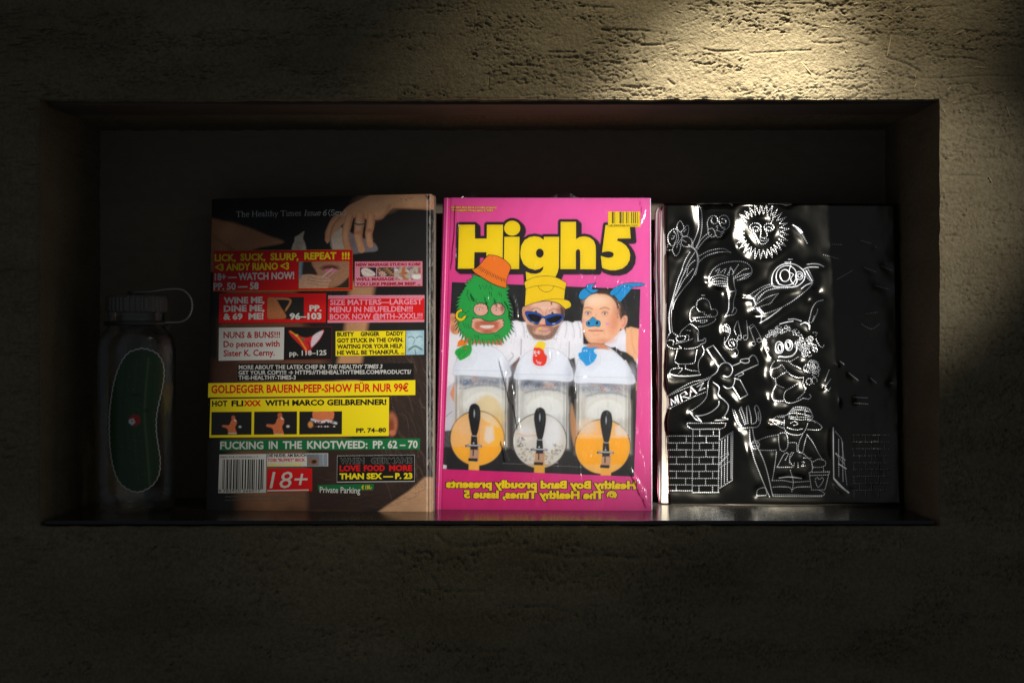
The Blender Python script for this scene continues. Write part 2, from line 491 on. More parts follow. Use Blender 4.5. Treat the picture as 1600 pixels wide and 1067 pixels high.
# straw chopped into the plaster
def straw_mat():
    m, N, L, b = new_mat("dry_straw")
    n = N.new("ShaderNodeTexNoise"); n.inputs["Scale"].default_value = 300
    c = N.new("ShaderNodeValToRGB")
    c.color_ramp.elements[0].color = (0.20, 0.15, 0.07, 1); c.color_ramp.elements[1].color = (0.34, 0.26, 0.14, 1)
    L.new(n.outputs[0], c.inputs[0]); L.new(c.outputs[0], b.inputs["Base Color"]); b.inputs["Roughness"].default_value = 0.6
    return m
MS = straw_mat()
sb = None
def straw(px, py, l, ang, w=1.0):
    global sb
    if sb is None:
        r = np.array([(math.cos(a), math.sin(a)) for a in np.radians([20, 90, 160, 230, 310])])
        v = [(x, r_[0] * .5 * t, r_[1] * .5 * t) for x, t in ((-.5, .6), (-.2, 1), (.25, 1), (.5, .7)) for r_ in r]
        f = [(k * 5 + i, k * 5 + (i + 1) % 5, (k + 1) * 5 + (i + 1) % 5, (k + 1) * 5 + i) for k in range(3) for i in range(5)] + [(4, 3, 2, 1, 0), (15, 16, 17, 18, 19)]
        me = bpy.data.meshes.new("straw"); me.from_pydata(v, [], f); me.materials.append(MS); sb = me
    if NX0 < px < NX1 + 2 and NY0 - 2 < py < NY1: return
    i = int(np.clip(np.searchsorted(xs, px), 1, nc - 1)); j = int(np.clip(np.searchsorted(ys, py), 1, nr - 1))
    o = bpy.data.objects.new("straw", sb)
    o.location = ((px - CX) * S * KW, dispY[j, i] - 0.0002, (CY - py) * S * KW)
    o.rotation_euler = (0, R(ang), 0); o.scale = (l * S * KW, 1.1 * S * w, 1.5 * S * w)
    link(o, wall)
ST = [(510, 340, 75, 48), (610, 135, 48, 8), (258, 152, 28, 60), (925, 235, 95, -78), (1095, 253, 38, -8), (1015, 42, 32, -35), (1275, 165, 60, -22),
      (1380, 338, 60, 4), (1412, 316, 24, 40), (900, 75, 40, 15), (935, 90, 24, 30), (300, 400, 50, -12), (1055, 430, 24, -60), (1200, 556, 16, 70),
      (1283, 556, 16, 60), (1520, 556, 50, 72), (1375, 632, 22, 35), (1385, 728, 30, -35), (1432, 898, 30, 60), (1225, 445, 24, -50), (810, 440, 22, -60),
      (182, 290, 20, -30), (98, 88, 16, -60), (710, 258, 16, 50), (1055, 382, 16, 60), (560, 420, 20, -20), (1500, 130, 26, 12), (760, 20, 24, -14)]
for x, y, l, a in ST:
    p = FW((x, y))[0]; straw(p[0], p[1], l / 3.2, a, 1.3)
for x, y, l, a in [(1380, 600, 40, 50), (1310, 470, 14, 60), (1160, 860, 0, 0), (1065, 190, 28, 5), (965, 320, 30, -30), (1440, 245, 40, -10), (520, 400, 60, 88), (360, 55, 14, 60),
                   (735, 120, 40, 35), (1480, 60, 30, 20), (1350, 330, 20, -40)]:
    if l: p = FW2((x, y))[0]; straw(p[0], p[1], l / 3.2, a, 1.1)
for k in range(46):
    px = random.uniform(640, 1598); py = random.uniform(2, 150) if random.random() < .6 else random.uniform(160, 700)
    if py > 155 and px < 1476: px = random.uniform(1478, 1598)
    straw(px, py, random.uniform(3, 9), random.gauss(0, 40), random.uniform(.6, 1.1))

# ---- board added for the bounce-lit strip of the niche ceiling, and the black shelf
def board_mat():
    m, N, L, b = new_mat("brown_ceiling_board")
    t = N.new("ShaderNodeTexCoord"); mp = N.new("ShaderNodeMapping"); mp.inputs["Scale"].default_value = (3, 60, 60)
    n = N.new("ShaderNodeTexNoise"); n.inputs["Scale"].default_value = 4; n.inputs["Detail"].default_value = 6
    L.new(t.outputs["Object"], mp.inputs[0]); L.new(mp.outputs[0], n.inputs[0])
    c = N.new("ShaderNodeValToRGB")
    c.color_ramp.elements[0].position = .3; c.color_ramp.elements[0].color = (0.045, 0.034, 0.021, 1)
    c.color_ramp.elements[1].position = .75; c.color_ramp.elements[1].color = (0.085, 0.064, 0.043, 1)
    L.new(n.outputs[0], c.inputs[0]); L.new(c.outputs[0], b.inputs["Base Color"]); b.inputs["Roughness"].default_value = 0.65
    return m
zt = (CY - NY0) * S * KW - 0.0035
xl = (NX0 - CX) * S * KW + 0.003; xr = (NX1 - CX) * S * KW - 0.003
def box(name, x0, x1, y0, y1, z0, z1, mat, parent=None, bev=0.0):
    v = [(x0, y0, z0), (x1, y0, z0), (x1, y0, z1), (x0, y0, z1), (x0, y1, z0), (x1, y1, z0), (x1, y1, z1), (x0, y1, z1)]
    o = slab(name, v, mat, parent)
    if bev:
        md = o.modifiers.new("bevel", 'BEVEL'); md.width = bev; md.segments = 3
    return o
ceil_board = box("ceiling_board", xl, xr, YW + 0.014, YW + 0.085, zt + 0.0004, zt + 0.02, board_mat(), None, 0.001)
ceil_board["label"] = "brown board added at the front of the niche ceiling for its bounce-lit strip"; ceil_board["category"] = "board"
def shelf_mat():
    m, N, L, b = new_mat("black_lacquered_shelf")
    b.inputs["Base Color"].default_value = (0.016, 0.014, 0.012, 1)
    n = N.new("ShaderNodeTexNoise"); n.inputs["Scale"].default_value = 40; n.inputs["Detail"].default_value = 5
    mp = N.new("ShaderNodeMapRange"); mp.inputs[3].default_value = 0.14; mp.inputs[4].default_value = 0.30
    L.new(n.outputs[0], mp.inputs[0]); L.new(mp.outputs[0], b.inputs["Roughness"])
    return m
shelf = box("niche_shelf", (NX0 - CX) * S * KW + .0035, (NX1 - CX) * S * KW - .0035, YW + 0.0035, YB - 0.002, Z0 - 0.0042, Z0, shelf_mat(), None, 0.0008)
shelf["label"] = "glossy black shelf board on the floor of the niche under the books"; shelf["category"] = "shelf"

# ================================================================ the pink hardback
def mat_simple(name, rgb, rough=0.5, metal=0.0, spec=0.5, noise=0.12, scale=40):
    m, N, L, b = new_mat(name)
    n = N.new("ShaderNodeTexNoise"); n.inputs["Scale"].default_value = scale; n.inputs["Detail"].default_value = 4
    c = N.new("ShaderNodeValToRGB"); k = srgb(rgb)
    c.color_ramp.elements[0].position = .3; c.color_ramp.elements[0].color = (*(k * (1 - noise)), 1)
    c.color_ramp.elements[1].position = .7; c.color_ramp.elements[1].color = (*(np.clip(k * (1 + noise), 0, 1)), 1)
    L.new(n.outputs[0], c.inputs[0]); L.new(c.outputs[0], b.inputs["Base Color"])
    b.inputs["Roughness"].default_value = rough; b.inputs["Metallic"].default_value = metal; b.inputs["Specular IOR Level"].default_value = spec
    return m
M_print = mat_print("glossy_printed_picture", 0.38, 0.25)
M_paper = mat_simple("cream_page_edges", (225, 215, 195), 0.85)
P2 = Panel((679.5, 795.6), (1019, 797.6), (693.5, 309.2), 0.083)
pink = empty("hardcover_book", tuple(P2.bl + P2.U / 2), "bright pink hardback with big yellow title above three costumed men, sealed in clear film", "book")
TH = 0.021
# cover board (front), with the hinge groove as real relief; ink colour painted per vertex
C2 = Paint(672, 300, 1026, 806, (233, 56, 148))
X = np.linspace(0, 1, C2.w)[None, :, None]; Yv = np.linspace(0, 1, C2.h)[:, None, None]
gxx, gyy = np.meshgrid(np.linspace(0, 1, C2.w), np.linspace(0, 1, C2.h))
g_ = np.clip(gxx * .75 + .55 - gyy * .95, 0, 1)[..., None]     # cover pink ramps paler towards the top right
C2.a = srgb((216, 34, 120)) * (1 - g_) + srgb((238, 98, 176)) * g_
FP1 = fr(680, 330, 8.889); FP2 = fr(850, 330, 8.889); FP3 = fr(690, 430, 8.206); FP4 = fr(790, 430, 8.208); FP5 = fr(890, 430, 8.208)
FP6 = fr(690, 530, 8.206); FP7 = fr(850, 530, 8.206); FP8 = fr(690, 640, 8.894); FP9 = fr(850, 640, 8.894); FQ = fr(680, 290, 4.269); FR = fr(680, 530, 3.811)
LOGO = {
 'H': [FP1((330, 190), (552, 190), (552, 382), (716, 382), (718, 190), (942, 190), (935, 805), (710, 805), (712, 572), (545, 572), (540, 800), (315, 800))],
 'i': [FP1((960, 358), (1172, 358), (1165, 805), (952, 805))],
 'dot': [FP1(*ellp(1070, 238, 112, 104))],
 'g': [FP1((1510, 358), (1721, 358), (1718, 780), (1700, 850), (1665, 925), (1268, 975), (1258, 840), (1330, 868), (1400, 872), (1462, 852), (1495, 812), (1505, 768),
           (1450, 803), (1390, 818), (1300, 795), (1225, 735), (1190, 650), (1183, 580), (1195, 480), (1240, 405), (1310, 362), (1380, 350), (1450, 362), (1495, 390), (1508, 405)),
       FP1(*ellp(1453, 585, 54, 63, 0, 20))],
 'h': [FP2((232, 150), (445, 150), (445, 392), (490, 362), (560, 350), (630, 365), (690, 410), (715, 470), (720, 540), (720, 808), (503, 808), (503, 570), (497, 540), (472, 528),
           (447, 545), (442, 580), (442, 806), (228, 806))],
 '5': [FP2((855, 195), (1190, 195), (1205, 380), (1022, 382), (1015, 412), (1080, 435), (1140, 480), (1180, 540), (1197, 600), (1190, 680), (1150, 750), (1090, 798), (1000, 822),
           (920, 822), (850, 805), (808, 788), (788, 622), (850, 642), (900, 650), (950, 638), (970, 605), (955, 575), (910, 560), (850, 562), (805, 575))],
}
OUT = (38, 24, 26)
for o_ in np.linspace(0, 1, 7):
    off = np.array([4.6, 4.2]) * o_
    for k, pl in LOGO.items():
        p = pl[0] + off
        if k == 'g':   # black body behind the tail of the letter
            C2.poly(p, OUT)
        C2.line(np.vstack([p, p[:1]]), 8.8, OUT)
for k, pl in LOGO.items():
    C2.poly(pl[0], OUT)
    if len(pl) > 1: C2.poly(pl[1], OUT)
C2.line([(694, 308), (680, 797)], 0.01, OUT)
hinge = smooth([(702.3, 306), (697, 480), (691, 660), (687.3, 800)])
C2.line(hinge, 1.6, (176, 20, 88), 0.8, 0.8)
C2.grain(0.03, 30, 60, 5)
def hinge_curve(P):
    # raised rounded spine strip, groove, then the flat board
    hx = np.interp(P[:, 1], [306, 800], [702.3, 687.3])
    d = P[:, 0] - hx
    g = -0.0016 * np.exp(-(d / 1.8) ** 2)
    e = np.clip((-d - 4.5) / 4.5, 0, 1)
    g -= 0.0035 * e ** 2
    g += 0.0003 * (fbm(P[:, 0] / 60, P[:, 1] / 60, 2, 3) - .5)
    return P2.n * g[:, None]
Lx = lambda y: np.interp(y, [309.2, 795.6], [693.3, 679.3])
quad2 = [(693.3, 309.2), (1016.8, 309.6), (1019, 797.6), (679.3, 795.7)]
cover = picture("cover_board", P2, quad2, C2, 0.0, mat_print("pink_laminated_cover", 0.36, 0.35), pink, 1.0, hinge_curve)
def quad_world(pn, q, h): return pn.at(np.array(q, float), h)
fq = quad_world(P2, quad2, -0.0008); bq = fq - P2.n * 0.0022; bq2 = fq - P2.n * TH
M_pink = mat_simple("pink_laminate_edge", (236, 70, 150), 0.35, noise=0.03)
slab("board_edge", np.vstack([quad_world(P2, [(694.5, 309.4), (1016.8, 309.6), (1019, 797.6), (680.5, 795.7)], -0.0006)[[3, 2, 1, 0]],
                              quad_world(P2, [(694.5, 309.4), (1016.8, 309.6), (1019, 797.6), (680.5, 795.7)], -0.003)[[3, 2, 1, 0]]]), M_pink, pink)
ib = quad_world(P2, [(697, 313), (1012.5, 313.4), (1014.5, 793), (683.5, 791.5)], -0.0032)[[3, 2, 1, 0]]
slab("page_block", np.vstack([ib, ib - P2.n * (TH - 0.0065)]), M_paper, pink)
fb = quad_world(P2, [(694, 309.4), (1016.8, 309.6), (1019, 797.6), (680, 795.7)], -TH + 0.003)[[3, 2, 1, 0]]
slab("back_board", np.vstack([fb, fb - P2.n * 0.0024]), M_pink, pink)
# rounded spine
sv = []; T = np.linspace(0, math.pi, 9)
eT = quad_world(P2, [(694.2, 309.4)], 0)[0]; eB = quad_world(P2, [(680.2, 795.7)], 0)[0]
ux = P2.U / np.linalg.norm(P2.U)
for t in T:
    o_ = -P2.n * (0.0012 + (TH - 0.003) * (1 - math.cos(t)) / 2) - ux * (0.0022 * math.sin(t) + 0.0002)
    sv += [eB + o_, eT + o_]
mesh("spine", sv, [(2 * i, 2 * i + 1, 2 * i + 3, 2 * i + 2) for i in range(8)], M_pink, pink, smooth=True)
# film highlight on the worn fore-edge, painted as a white strip
lw = Letters(P2, 2 * LAY); lw.quad([(1015.6, 311), (1016.9, 310), (1019.1, 797), (1017.9, 796)])
lw.build("edge_highlight", mat_simple("white_edge_highlight", (250, 240, 244), 0.5, noise=0.05), pink)

# ---- the photograph printed on the cover
ph_q = [(706.2, 441), (1000.6, 452), (990.6, 744.2), (692.2, 732.6)]
PH = Paint(686, 434, 1006, 750, (24, 23, 22))
for k in range(60):       # dark background is slightly mottled
    PH.ell(random.uniform(700, 1000), random.uniform(445, 520), random.uniform(4, 16), random.uniform(6, 20), (42, 41, 40), 5, al=.35)
W = (236, 234, 238)
# white jackets
PH.poly(FP3((70, 1100), (95, 640), (130, 560), (230, 560), (330, 640), (560, 640), (760, 620), (900, 590), (960, 580), (1010, 600), (1080, 600), (1200, 640), (1330, 640), (1330, 1100)), W, 1)
PH.poly(FP4((40, 640), (90, 600), (150, 585), (215, 605), (260, 600), (700, 640), (740, 590), (800, 590), (860, 610), (890, 590), (960, 590), (990, 640), (1000, 1100), (0, 1100)), (240, 238, 242), .8)
PH.poly([(692, 520), (1000, 545), (990, 660), (690, 660)], W, 1.5)
for a, b in [((90, 620), (130, 790)), ((210, 610), (240, 800)), ((780, 600), (760, 800)), ((850, 610), (880, 800)), ((930, 610), (960, 800)), ((700, 640), (650, 760))]:
    PH.line(smooth(FP4(a, ((a[0] + b[0]) / 2 + 12, (a[1] + b[1]) / 2), b)), 1.4, (178, 176, 184), 1.2, .7)
for k in range(30):
    x = random.uniform(760, 950); y = random.uniform(505, 560)
    PH.line([(x, y), (x + random.uniform(-4, 4), y + random.uniform(8, 24))], .8, (190, 190, 198), .8, .4)
# hand / arm of the left man, right bare arm
PH.poly(smooth(FP3((100, 520), (140, 490), (200, 520), (250, 600), (230, 740), (170, 760), (120, 720), (105, 620)), True), (226, 164, 120), 1)
PH.ell(*FP3((150, 560))[0], 5, 4, (190, 110, 70), 2, al=.6); PH.ell(*FP3((150, 690))[0], 4, 6, (180, 104, 70), 2, al=.6)
PH.poly(FP5((720, 690), (780, 660), (890, 690), (880, 1067), (740, 1067), (715, 900)), (238, 186, 140), 1)
PH.poly([(978, 512), (998, 514), (994, 570), (996, 590), (984, 560)], (240, 190, 146), 1)
PH.line(FP5((790, 700), (800, 860), (840, 1000)), 1.2, (205, 140, 95), 1.5, .5)
PH.poly(FP5((640, 720), (700, 680), (725, 760), (720, 980), (600, 960), (430, 890)), (232, 230, 238), .6)
PH.poly(FP5((520, 930), (590, 920), (650, 970), (740, 1000), (820, 1067), (700, 1090), (600, 990)), (34, 32, 32), .6)
PH.line(FP5((430, 885), (560, 950), (650, 1010), (720, 1070)), 1.2, (60, 40, 30), .6)
PH.poly(FP7((880, 130), (1050, 165), (1140, 230), (1200, 330), (1195, 600), (1120, 560), (1120, 400), (1040, 250)), (46, 42, 36), .8)
PH.poly(FP7((1115, 560), (1190, 540), (1190, 660), (1115, 640)), (196, 168, 60), .8)
PH.poly(FP7((1105, 650), (1190, 660), (1180, 930), (1105, 860)), (128, 66, 40), 1)
PH.ell(*FP7((1140, 730))[0], 3, 5, (215, 120, 60), 2, al=.7)
PH.poly(FP7((1100, 880), (1180, 940), (1180, 1100), (1095, 1100)), (70, 62, 30), 1)
# ---- left man behind the green fur: skin under the eye and mouth holes
PH.poly(smooth(FP3(*ellp(600, 560, 260, 300)), True), (236, 178, 156), 1)
PH.poly(FP3((280, 740), (780, 780), (780, 900), (600, 880), (420, 880), (380, 900), (300, 860)), (206, 120, 84), 1)
for cx_, cy_ in ((485, 440), (700, 447)):
    PH.ell(*FP3((cx_, cy_))[0], 5.5, 2.3, (214, 160, 150), 1.2)
    PH.ell(*FP3((cx_, cy_))[0], 2.6, 1.4, (240, 236, 236), .5); PH.ell(*FP3((cx_, cy_))[0], 1.3, 1.3, (92, 104, 122), .5); PH.ell(*FP3((cx_, cy_))[0], .5, .5, (20, 20, 24), .3)
    PH.line(smooth(FP3((cx_ - 50, cy_ - 22), (cx_, cy_ - 34), (cx_ + 55, cy_ - 18))), .9, (190, 120, 100), .7, .8)
PH.ell(*FP3((780, 420))[0], 3, 6, (90, 40, 40), 1.5, al=.7)
PH.ell(*FP3((590, 660))[0], 19, 9, (214, 128, 92), 2.5)
PH.ell(*FP3((585, 610))[0], 17, 3.2, (184, 96, 62), 1.4, al=.85)
PH.ell(*FP3((590, 725))[0], 8, 2.6, (176, 92, 60), 1.2, al=.8)
PH.ell(*FP3((455, 645))[0], 3.5, 6, (196, 108, 70), 1.6, al=.8); PH.ell(*FP3((700, 640))[0], 3.5, 6, (196, 108, 70), 1.6, al=.8)
PH.poly(smooth(FP3((490, 645), (580, 640), (672, 642), (650, 676), (580, 684), (520, 676)), True), (236, 230, 222), .5)
PH.line(smooth(FP3((485, 642), (580, 636), (675, 640))), .8, (160, 80, 66), .5); PH.line(smooth(FP3((500, 678), (580, 690), (660, 676))), 1.5, (216, 128, 120), .6)
for x in range(515, 660, 22): PH.line(FP3((x, 646), (x, 676)), .3, (190, 176, 168), .3, .7)
# ---- middle man
PH.poly(smooth(FP4((215, 430), (235, 405), (262, 420), (275, 520), (262, 590), (235, 560), (215, 500)), True), (228, 168, 140), .6)
PH.line(smooth(FP4((235, 430), (240, 500), (250, 560))), .9, (180, 104, 84), .8, .7)
face = smooth(FP4((262, 405), (340, 365), (440, 342), (540, 330), (640, 350), (715, 385), (748, 440), (752, 520), (722, 600), (690, 660), (640, 740), (590, 810), (520, 830), (420, 828), (365, 808), (300, 730), (268, 650), (258, 540)), True)
PH.poly(face, (232, 184, 160), .6)
PH.ell(*FP4((500, 400))[0], 20, 6, (244, 206, 186), 3, al=.8)
PH.ell(*FP4((300, 440))[0], 5, 9, (206, 144, 118), 3, al=.7); PH.ell(*FP4((700, 450))[0], 5, 9, (176, 112, 90), 3, al=.8)
PH.poly(FP4((700, 400), (745, 430), (760, 480), (735, 560), (712, 520)), (70, 44, 36), 1.2, .9)
PH.line(smooth(FP4((440, 430), (470, 470), (480, 520))), 1.0, (190, 132, 106), 1, .8); PH.line(smooth(FP4((540, 430), (520, 470), (510, 510))), 1.0, (190, 132, 106), 1, .8)
for yy in (385, 405): PH.line(smooth(FP4((400, yy), (500, yy - 8), (610, yy + 4))), .6, (206, 152, 128), .6, .7)
PH.poly(FP4((576, 345), (600, 350), (590, 385), (580, 380)), (120, 50, 36), .5)
for x0, x1, yy in ((330, 440, 428), (560, 680, 440)):
    PH.line(smooth(FP4((x0, yy + 18), ((x0 + x1) / 2, yy - 10), (x1, yy + 12))), 1.6, (150, 100, 78), 1, .8)
PH.ell(*FP4((385, 470))[0], 4.2, 2.2, (226, 200, 190), .8); PH.ell(*FP4((390, 468))[0], 1.8, 1.9, (60, 62, 70), .5)
PH.ell(*FP4((605, 488))[0], 4.2, 2.2, (226, 200, 190), .8); PH.ell(*FP4((600, 486))[0], 1.9, 2.0, (56, 58, 66), .5)
# beard
beard = smooth(FP4((268, 640), (330, 640), (350, 680), (360, 740), (420, 760), (520, 770), (580, 730), (620, 670), (690, 640), (660, 720), (600, 805), (520, 830), (430, 828), (365, 808), (300, 730)), True)
PH.poly(beard, (134, 104, 88), 1.2, .85)
PH.poly(smooth(FP4((340, 650), (420, 625), (540, 625), (610, 655), (590, 740), (560, 700), (470, 660), (400, 680), (370, 730)), True), (176, 112, 88), 1.2, .8)
PH.ell(*FP4((478, 600))[0], 5, 6, (238, 188, 160), 1.6); PH.ell(*FP4((490, 645))[0], 6.5, 1.6, (168, 78, 62), 1)
PH.ell(*FP4((500, 705))[0], 9, 5, (214, 170, 150), 2, al=.8); PH.line(smooth(FP4((430, 712), (500, 722), (560, 706))), 1.0, (170, 96, 90), .6)
PH.ell(*FP4((440, 685))[0], 2.2, 1.8, (236, 206, 80), .6)
for k in range(230):
    a = random.random(); x = 270 + 400 * random.random(); y = 650 + 175 * random.random()
    q = FP4((x, y))[0]
    d = abs(x - 470) / 210
    if d > .45 or y > 730:
        PH.line([q, q + np.array([random.uniform(-.5, .5), random.uniform(.8, 2)])], .35, random.choice([(60, 48, 42), (90, 70, 60), (190, 176, 168), (48, 40, 38)]), .3, .8)
# ---- right man
PH.poly(smooth(FP5((200, 320), (250, 255), (340, 205), (380, 190), (470, 185), (560, 215), (640, 320), (700, 420), (725, 500), (700, 560), (650, 560), (600, 300), (300, 300)), True), (64, 44, 36), 1)
face3 = smooth(FP5((200, 330), (250, 268), (345, 236), (450, 228), (535, 258), (600, 320), (628, 420), (640, 520), (660, 600), (650, 690), (605, 765), (540, 825), (440, 870), (350, 882), (255, 862), (205, 795), (172, 690), (160, 600), (168, 500), (182, 400)), True)
PH.poly(face3, (242, 196, 160), .7)
PH.ell(*FP5((340, 330))[0], 17, 8, (250, 216, 188), 4, al=.9); PH.ell(*FP5((560, 640))[0], 8, 16, (222, 150, 112), 5, al=.7)
PH.ell(*FP5((600, 480))[0], 5, 16, (214, 140, 104), 4, al=.7); PH.ell(*FP5((440, 840))[0], 14, 4, (222, 154, 122), 3, al=.7)
PH.ell(*FP5((250, 640))[0], 6, 9, (248, 206, 180), 3, al=.6)
PH.poly(smooth(FP5((665, 560), (700, 520), (738, 530), (738, 600), (705, 670), (668, 700), (650, 650)), True), (236, 176, 146), .7)
PH.line(smooth(FP5((690, 560), (712, 560), (708, 620), (680, 650))), 1.1, (196, 112, 88), .8, .8)
for k in range(60):
    x = random.uniform(600, 700); y = random.uniform(330, 540); q = FP5((x, y))[0]
    PH.line([q, q + np.array([random.uniform(-1, 1), random.uniform(1, 3)])], .4, (40, 28, 24), .3, .7)
for k in range(50):
    x = random.uniform(360, 540); q = FP5((x, random.uniform(200, 235)))[0]
    PH.line([q, q + np.array([random.uniform(-1, 1), random.uniform(1, 3)])], .4, (70, 48, 38), .3, .7)
for cx_, cy_ in ((236, 492), (452, 494)):
    PH.ell(cx_ / 8.208 + 890, cy_ / 8.208 + 430, 5, 2.6, (222, 162, 136), 1.2)
    PH.ell(cx_ / 8.208 + 890, cy_ / 8.208 + 430, 3.2, 1.5, (236, 228, 226), .5); PH.ell(cx_ / 8.208 + 890, cy_ / 8.208 + 430, 1.4, 1.4, (66, 62, 84), .4)
    PH.line(smooth(FP5((cx_ - 42, cy_ - 22), (cx_, cy_ - 38), (cx_ + 46, cy_ - 20))), .7, (140, 92, 74), .5, .8)
    PH.line(smooth(FP5((cx_ - 55, cy_ - 60), (cx_, cy_ - 76), (cx_ + 55, cy_ - 56))), 1.6, (206, 156, 120), 1.2, .8)
PH.line(smooth(FP5((245, 708), (300, 718), (350, 714), (430, 716))), 1.6, (206, 112, 100), .7); PH.line(smooth(FP5((250, 704), (310, 706), (350, 702), (425, 710))), .6, (140, 66, 60), .4)
PH.line(smooth(FP5((440, 690), (455, 720), (445, 750))), 1, (214, 150, 120), 1, .7)
PH.poly(FP5((455, 600), (485, 612), (520, 600), (500, 640), (470, 648)), (224, 156, 196), .8, .8)
PH.ell(*FP5((190, 590))[0], 3, 4, (236, 170, 180), 2, al=.6)
PH.poly(smooth(FP5((352, 236), (380, 208), (440, 205), (500, 222), (560, 262), (612, 330), (632, 420), (618, 440), (592, 360), (540, 290), (470, 250), (400, 240)), True), (70, 46, 36), .8, .9)
for cx_, cy_ in ((236, 492), (452, 494)):
    PH.line(smooth(FP5((cx_ - 34, cy_ - 8), (cx_, cy_ - 22), (cx_ + 36, cy_ - 6))), .8, (110, 66, 52), .4)
    PH.ell(cx_ / 8.208 + 890, cy_ / 8.208 + 430, 1.5, 1.5, (48, 46, 64), .4)
    PH.line(smooth(FP5((cx_ - 58, cy_ - 62), (cx_, cy_ - 80), (cx_ + 56, cy_ - 58))), 1.3, (168, 116, 86), .9, .8)
    PH.line(smooth(FP5((cx_ - 30, cy_ + 26), (cx_, cy_ + 34), (cx_ + 34, cy_ + 24))), .7, (214, 156, 130), .7, .8)
PH.line(smooth(FP5((340, 500), (330, 560), (300, 600))), 1.2, (222, 160, 126), 1.2, .8)
PH.line(smooth(FP5((172, 560), (180, 690), (215, 800), (270, 865))), 1.8, (214, 150, 122), 1.6, .6)
PH.line(smooth(FP5((300, 760), (340, 770), (385, 758))), 1.0, (222, 160, 130), 1, .8)
PH.poly(FP5((220, 880), (300, 870), (430, 880), (520, 950), (470, 965), (350, 960), (220, 925)), (216, 146, 108), .8)
PH.line(smooth(FP5((200, 885), (300, 872), (430, 882))), .8, (120, 70, 50), .6)
# gaps between the dispensers
PH.poly(FR((445, 160), (500, 110), (500, 830), (420, 790), (400, 560), (430, 300)), (70, 66, 64), 1.4)
PH.poly(FR((800, 120), (830, 110), (850, 250), (850, 830), (760, 790), (775, 500), (790, 250)), (48, 44, 42), 1.2)
PH.poly(FR((50, 540), (95, 540), (110, 690), (200, 760), (40, 770)), (38, 34, 32), 1)
for k in range(9):
    PH.line(FR((58 + k * 5, 545), (52 + k * 5, 640)), .5, (150, 148, 150), .4, .6)
PH.poly(FR((50, 300), (118, 250), (118, 540), (55, 545)), (206, 204, 210), 1)
PH.poly(FR((88, 325), (118, 250), (118, 380), (100, 355)), (226, 150, 110), 1)
PH.line(FR((50, 470), (100, 430)), 1, (140, 136, 140), 1)
PH.poly(FR((60, 660), (410, 640), (480, 660), (780, 660), (830, 690), (1190, 690), (1190, 830), (50, 790)), (32, 29, 28), 1.5)
PH.poly(FR((1160, 260), (1195, 260), (1195, 800), (1150, 800)), (40, 36, 34), 1)
PH.line(FR((400, 738), (560, 744), (700, 752), (880, 760)), .7, (120, 116, 114), .5, .8)
PH.poly(FR((45, 745), (68, 750), (68, 770), (45, 770)), (220, 216, 216), .5)
# clear cylinders
def lerp(a, b, t): return a + (b - a) * t
for (x0, x1, yt, yb, tint) in ((118, 425, 210, 640, (196, 186, 168)), (482, 790, 235, 650, (196, 196, 192)), (845, 1160, 255, 680, (192, 186, 172))):
    PH.poly(FR((x0, yt), (x1, yt + 6), (x1 + 5, yb), (x0 - 8, yb)), (206, 204, 200), .8)
    w = x1 - x0
    PH.poly(FR((x0 - 2, yt + 110), (x1 + 2, yt + 116), (x1 + 4, yb), (x0 - 6, yb)), tint, 5, .7)
    PH.poly(FR((x0 + 3, yt), (x1 - 3, yt + 5), (x1 - 3, yt + 62), (x0 + 3, yt + 56)), (150, 156, 168), 4, .75)
    for k in range(10):      # blurred reflections of people and the room in the upper band
        q = FR((x0 + w * random.uniform(.08, .92), yt + random.uniform(12, 50)))[0]
        PH.ell(q[0], q[1], random.uniform(3, 8), random.uniform(1.5, 4), random.choice([(214, 150, 120), (92, 112, 142), (206, 210, 218), (66, 74, 88), (196, 170, 160)]), 2.4, al=.6)
    for k in range(90):      # condensation speckle
        q = FR((x0 + w * random.uniform(.06, .94), yt + 30 + abs(random.gauss(0, 26))))[0]
        PH.ell(q[0], q[1], random.uniform(.3, 1.1), random.uniform(.3, 1.0), random.choice([(70, 84, 100), (120, 134, 150), (236, 238, 240), (50, 58, 68)]), .5, al=.6)
    q = FR((x0 + w * .55, yt + 64))[0]
    PH.line(smooth([q + (-30, 5), q + (-14, 1), q + (0, 0), q + (18, 1), q + (32, 6)]), 2.6, (72, 88, 106), 1.8, .55)
    PH.poly(smooth(np.array([q + (-30, 12), q + (-10, 5), q + (14, 5), q + (32, 14), q + (30, 40), q + (-28, 40)]), True, 4), (232, 232, 228), 5, .8)
    for k, (rr, c) in enumerate(((32, (196, 186, 160)), (26, (240, 238, 232)))):
        q = FR((x0 + w * .56, yt + 190))[0]
        PH.line(q + ellp(0, 0, rr, rr * .78, 0, 20, 205, 320), 3, c, 3.0, .4)
    for t, c, a_, f in ((.025, (120, 112, 104), .8, .8), (.07, (236, 234, 232), .7, 1.4), (.14, (176, 168, 158), .4, 2), (.88, (228, 226, 222), .6, 1.6), (.93, (150, 142, 130), .5, 1.2), (.985, (96, 86, 76), .85, .8)):
        PH.line(FR((x0 + w * t, yt), (x0 + w * t - 3, yb)), 1.5, c, f, a_)
    for k in range(46):
        xx = x0 + w * random.uniform(.05, .95); y_ = yt + random.uniform(50, 330)
        q = FR((xx, y_))[0]
        PH.line([q, q + (random.uniform(-1, 1), random.uniform(5, 26))], .7, random.choice([(246, 244, 242), (150, 142, 128), (232, 222, 190), (190, 186, 180)]), 1.0, .32)
PH.poly(smooth(FR((230, 400), (290, 335), (360, 350), (405, 430), (400, 500), (240, 480)), True), (226, 200, 138), 3, .7)
PH.poly(smooth(FR((810, 380), (835, 470), (850, 560), (830, 640), (805, 520)), True), (206, 150, 100), 1.5, .8)
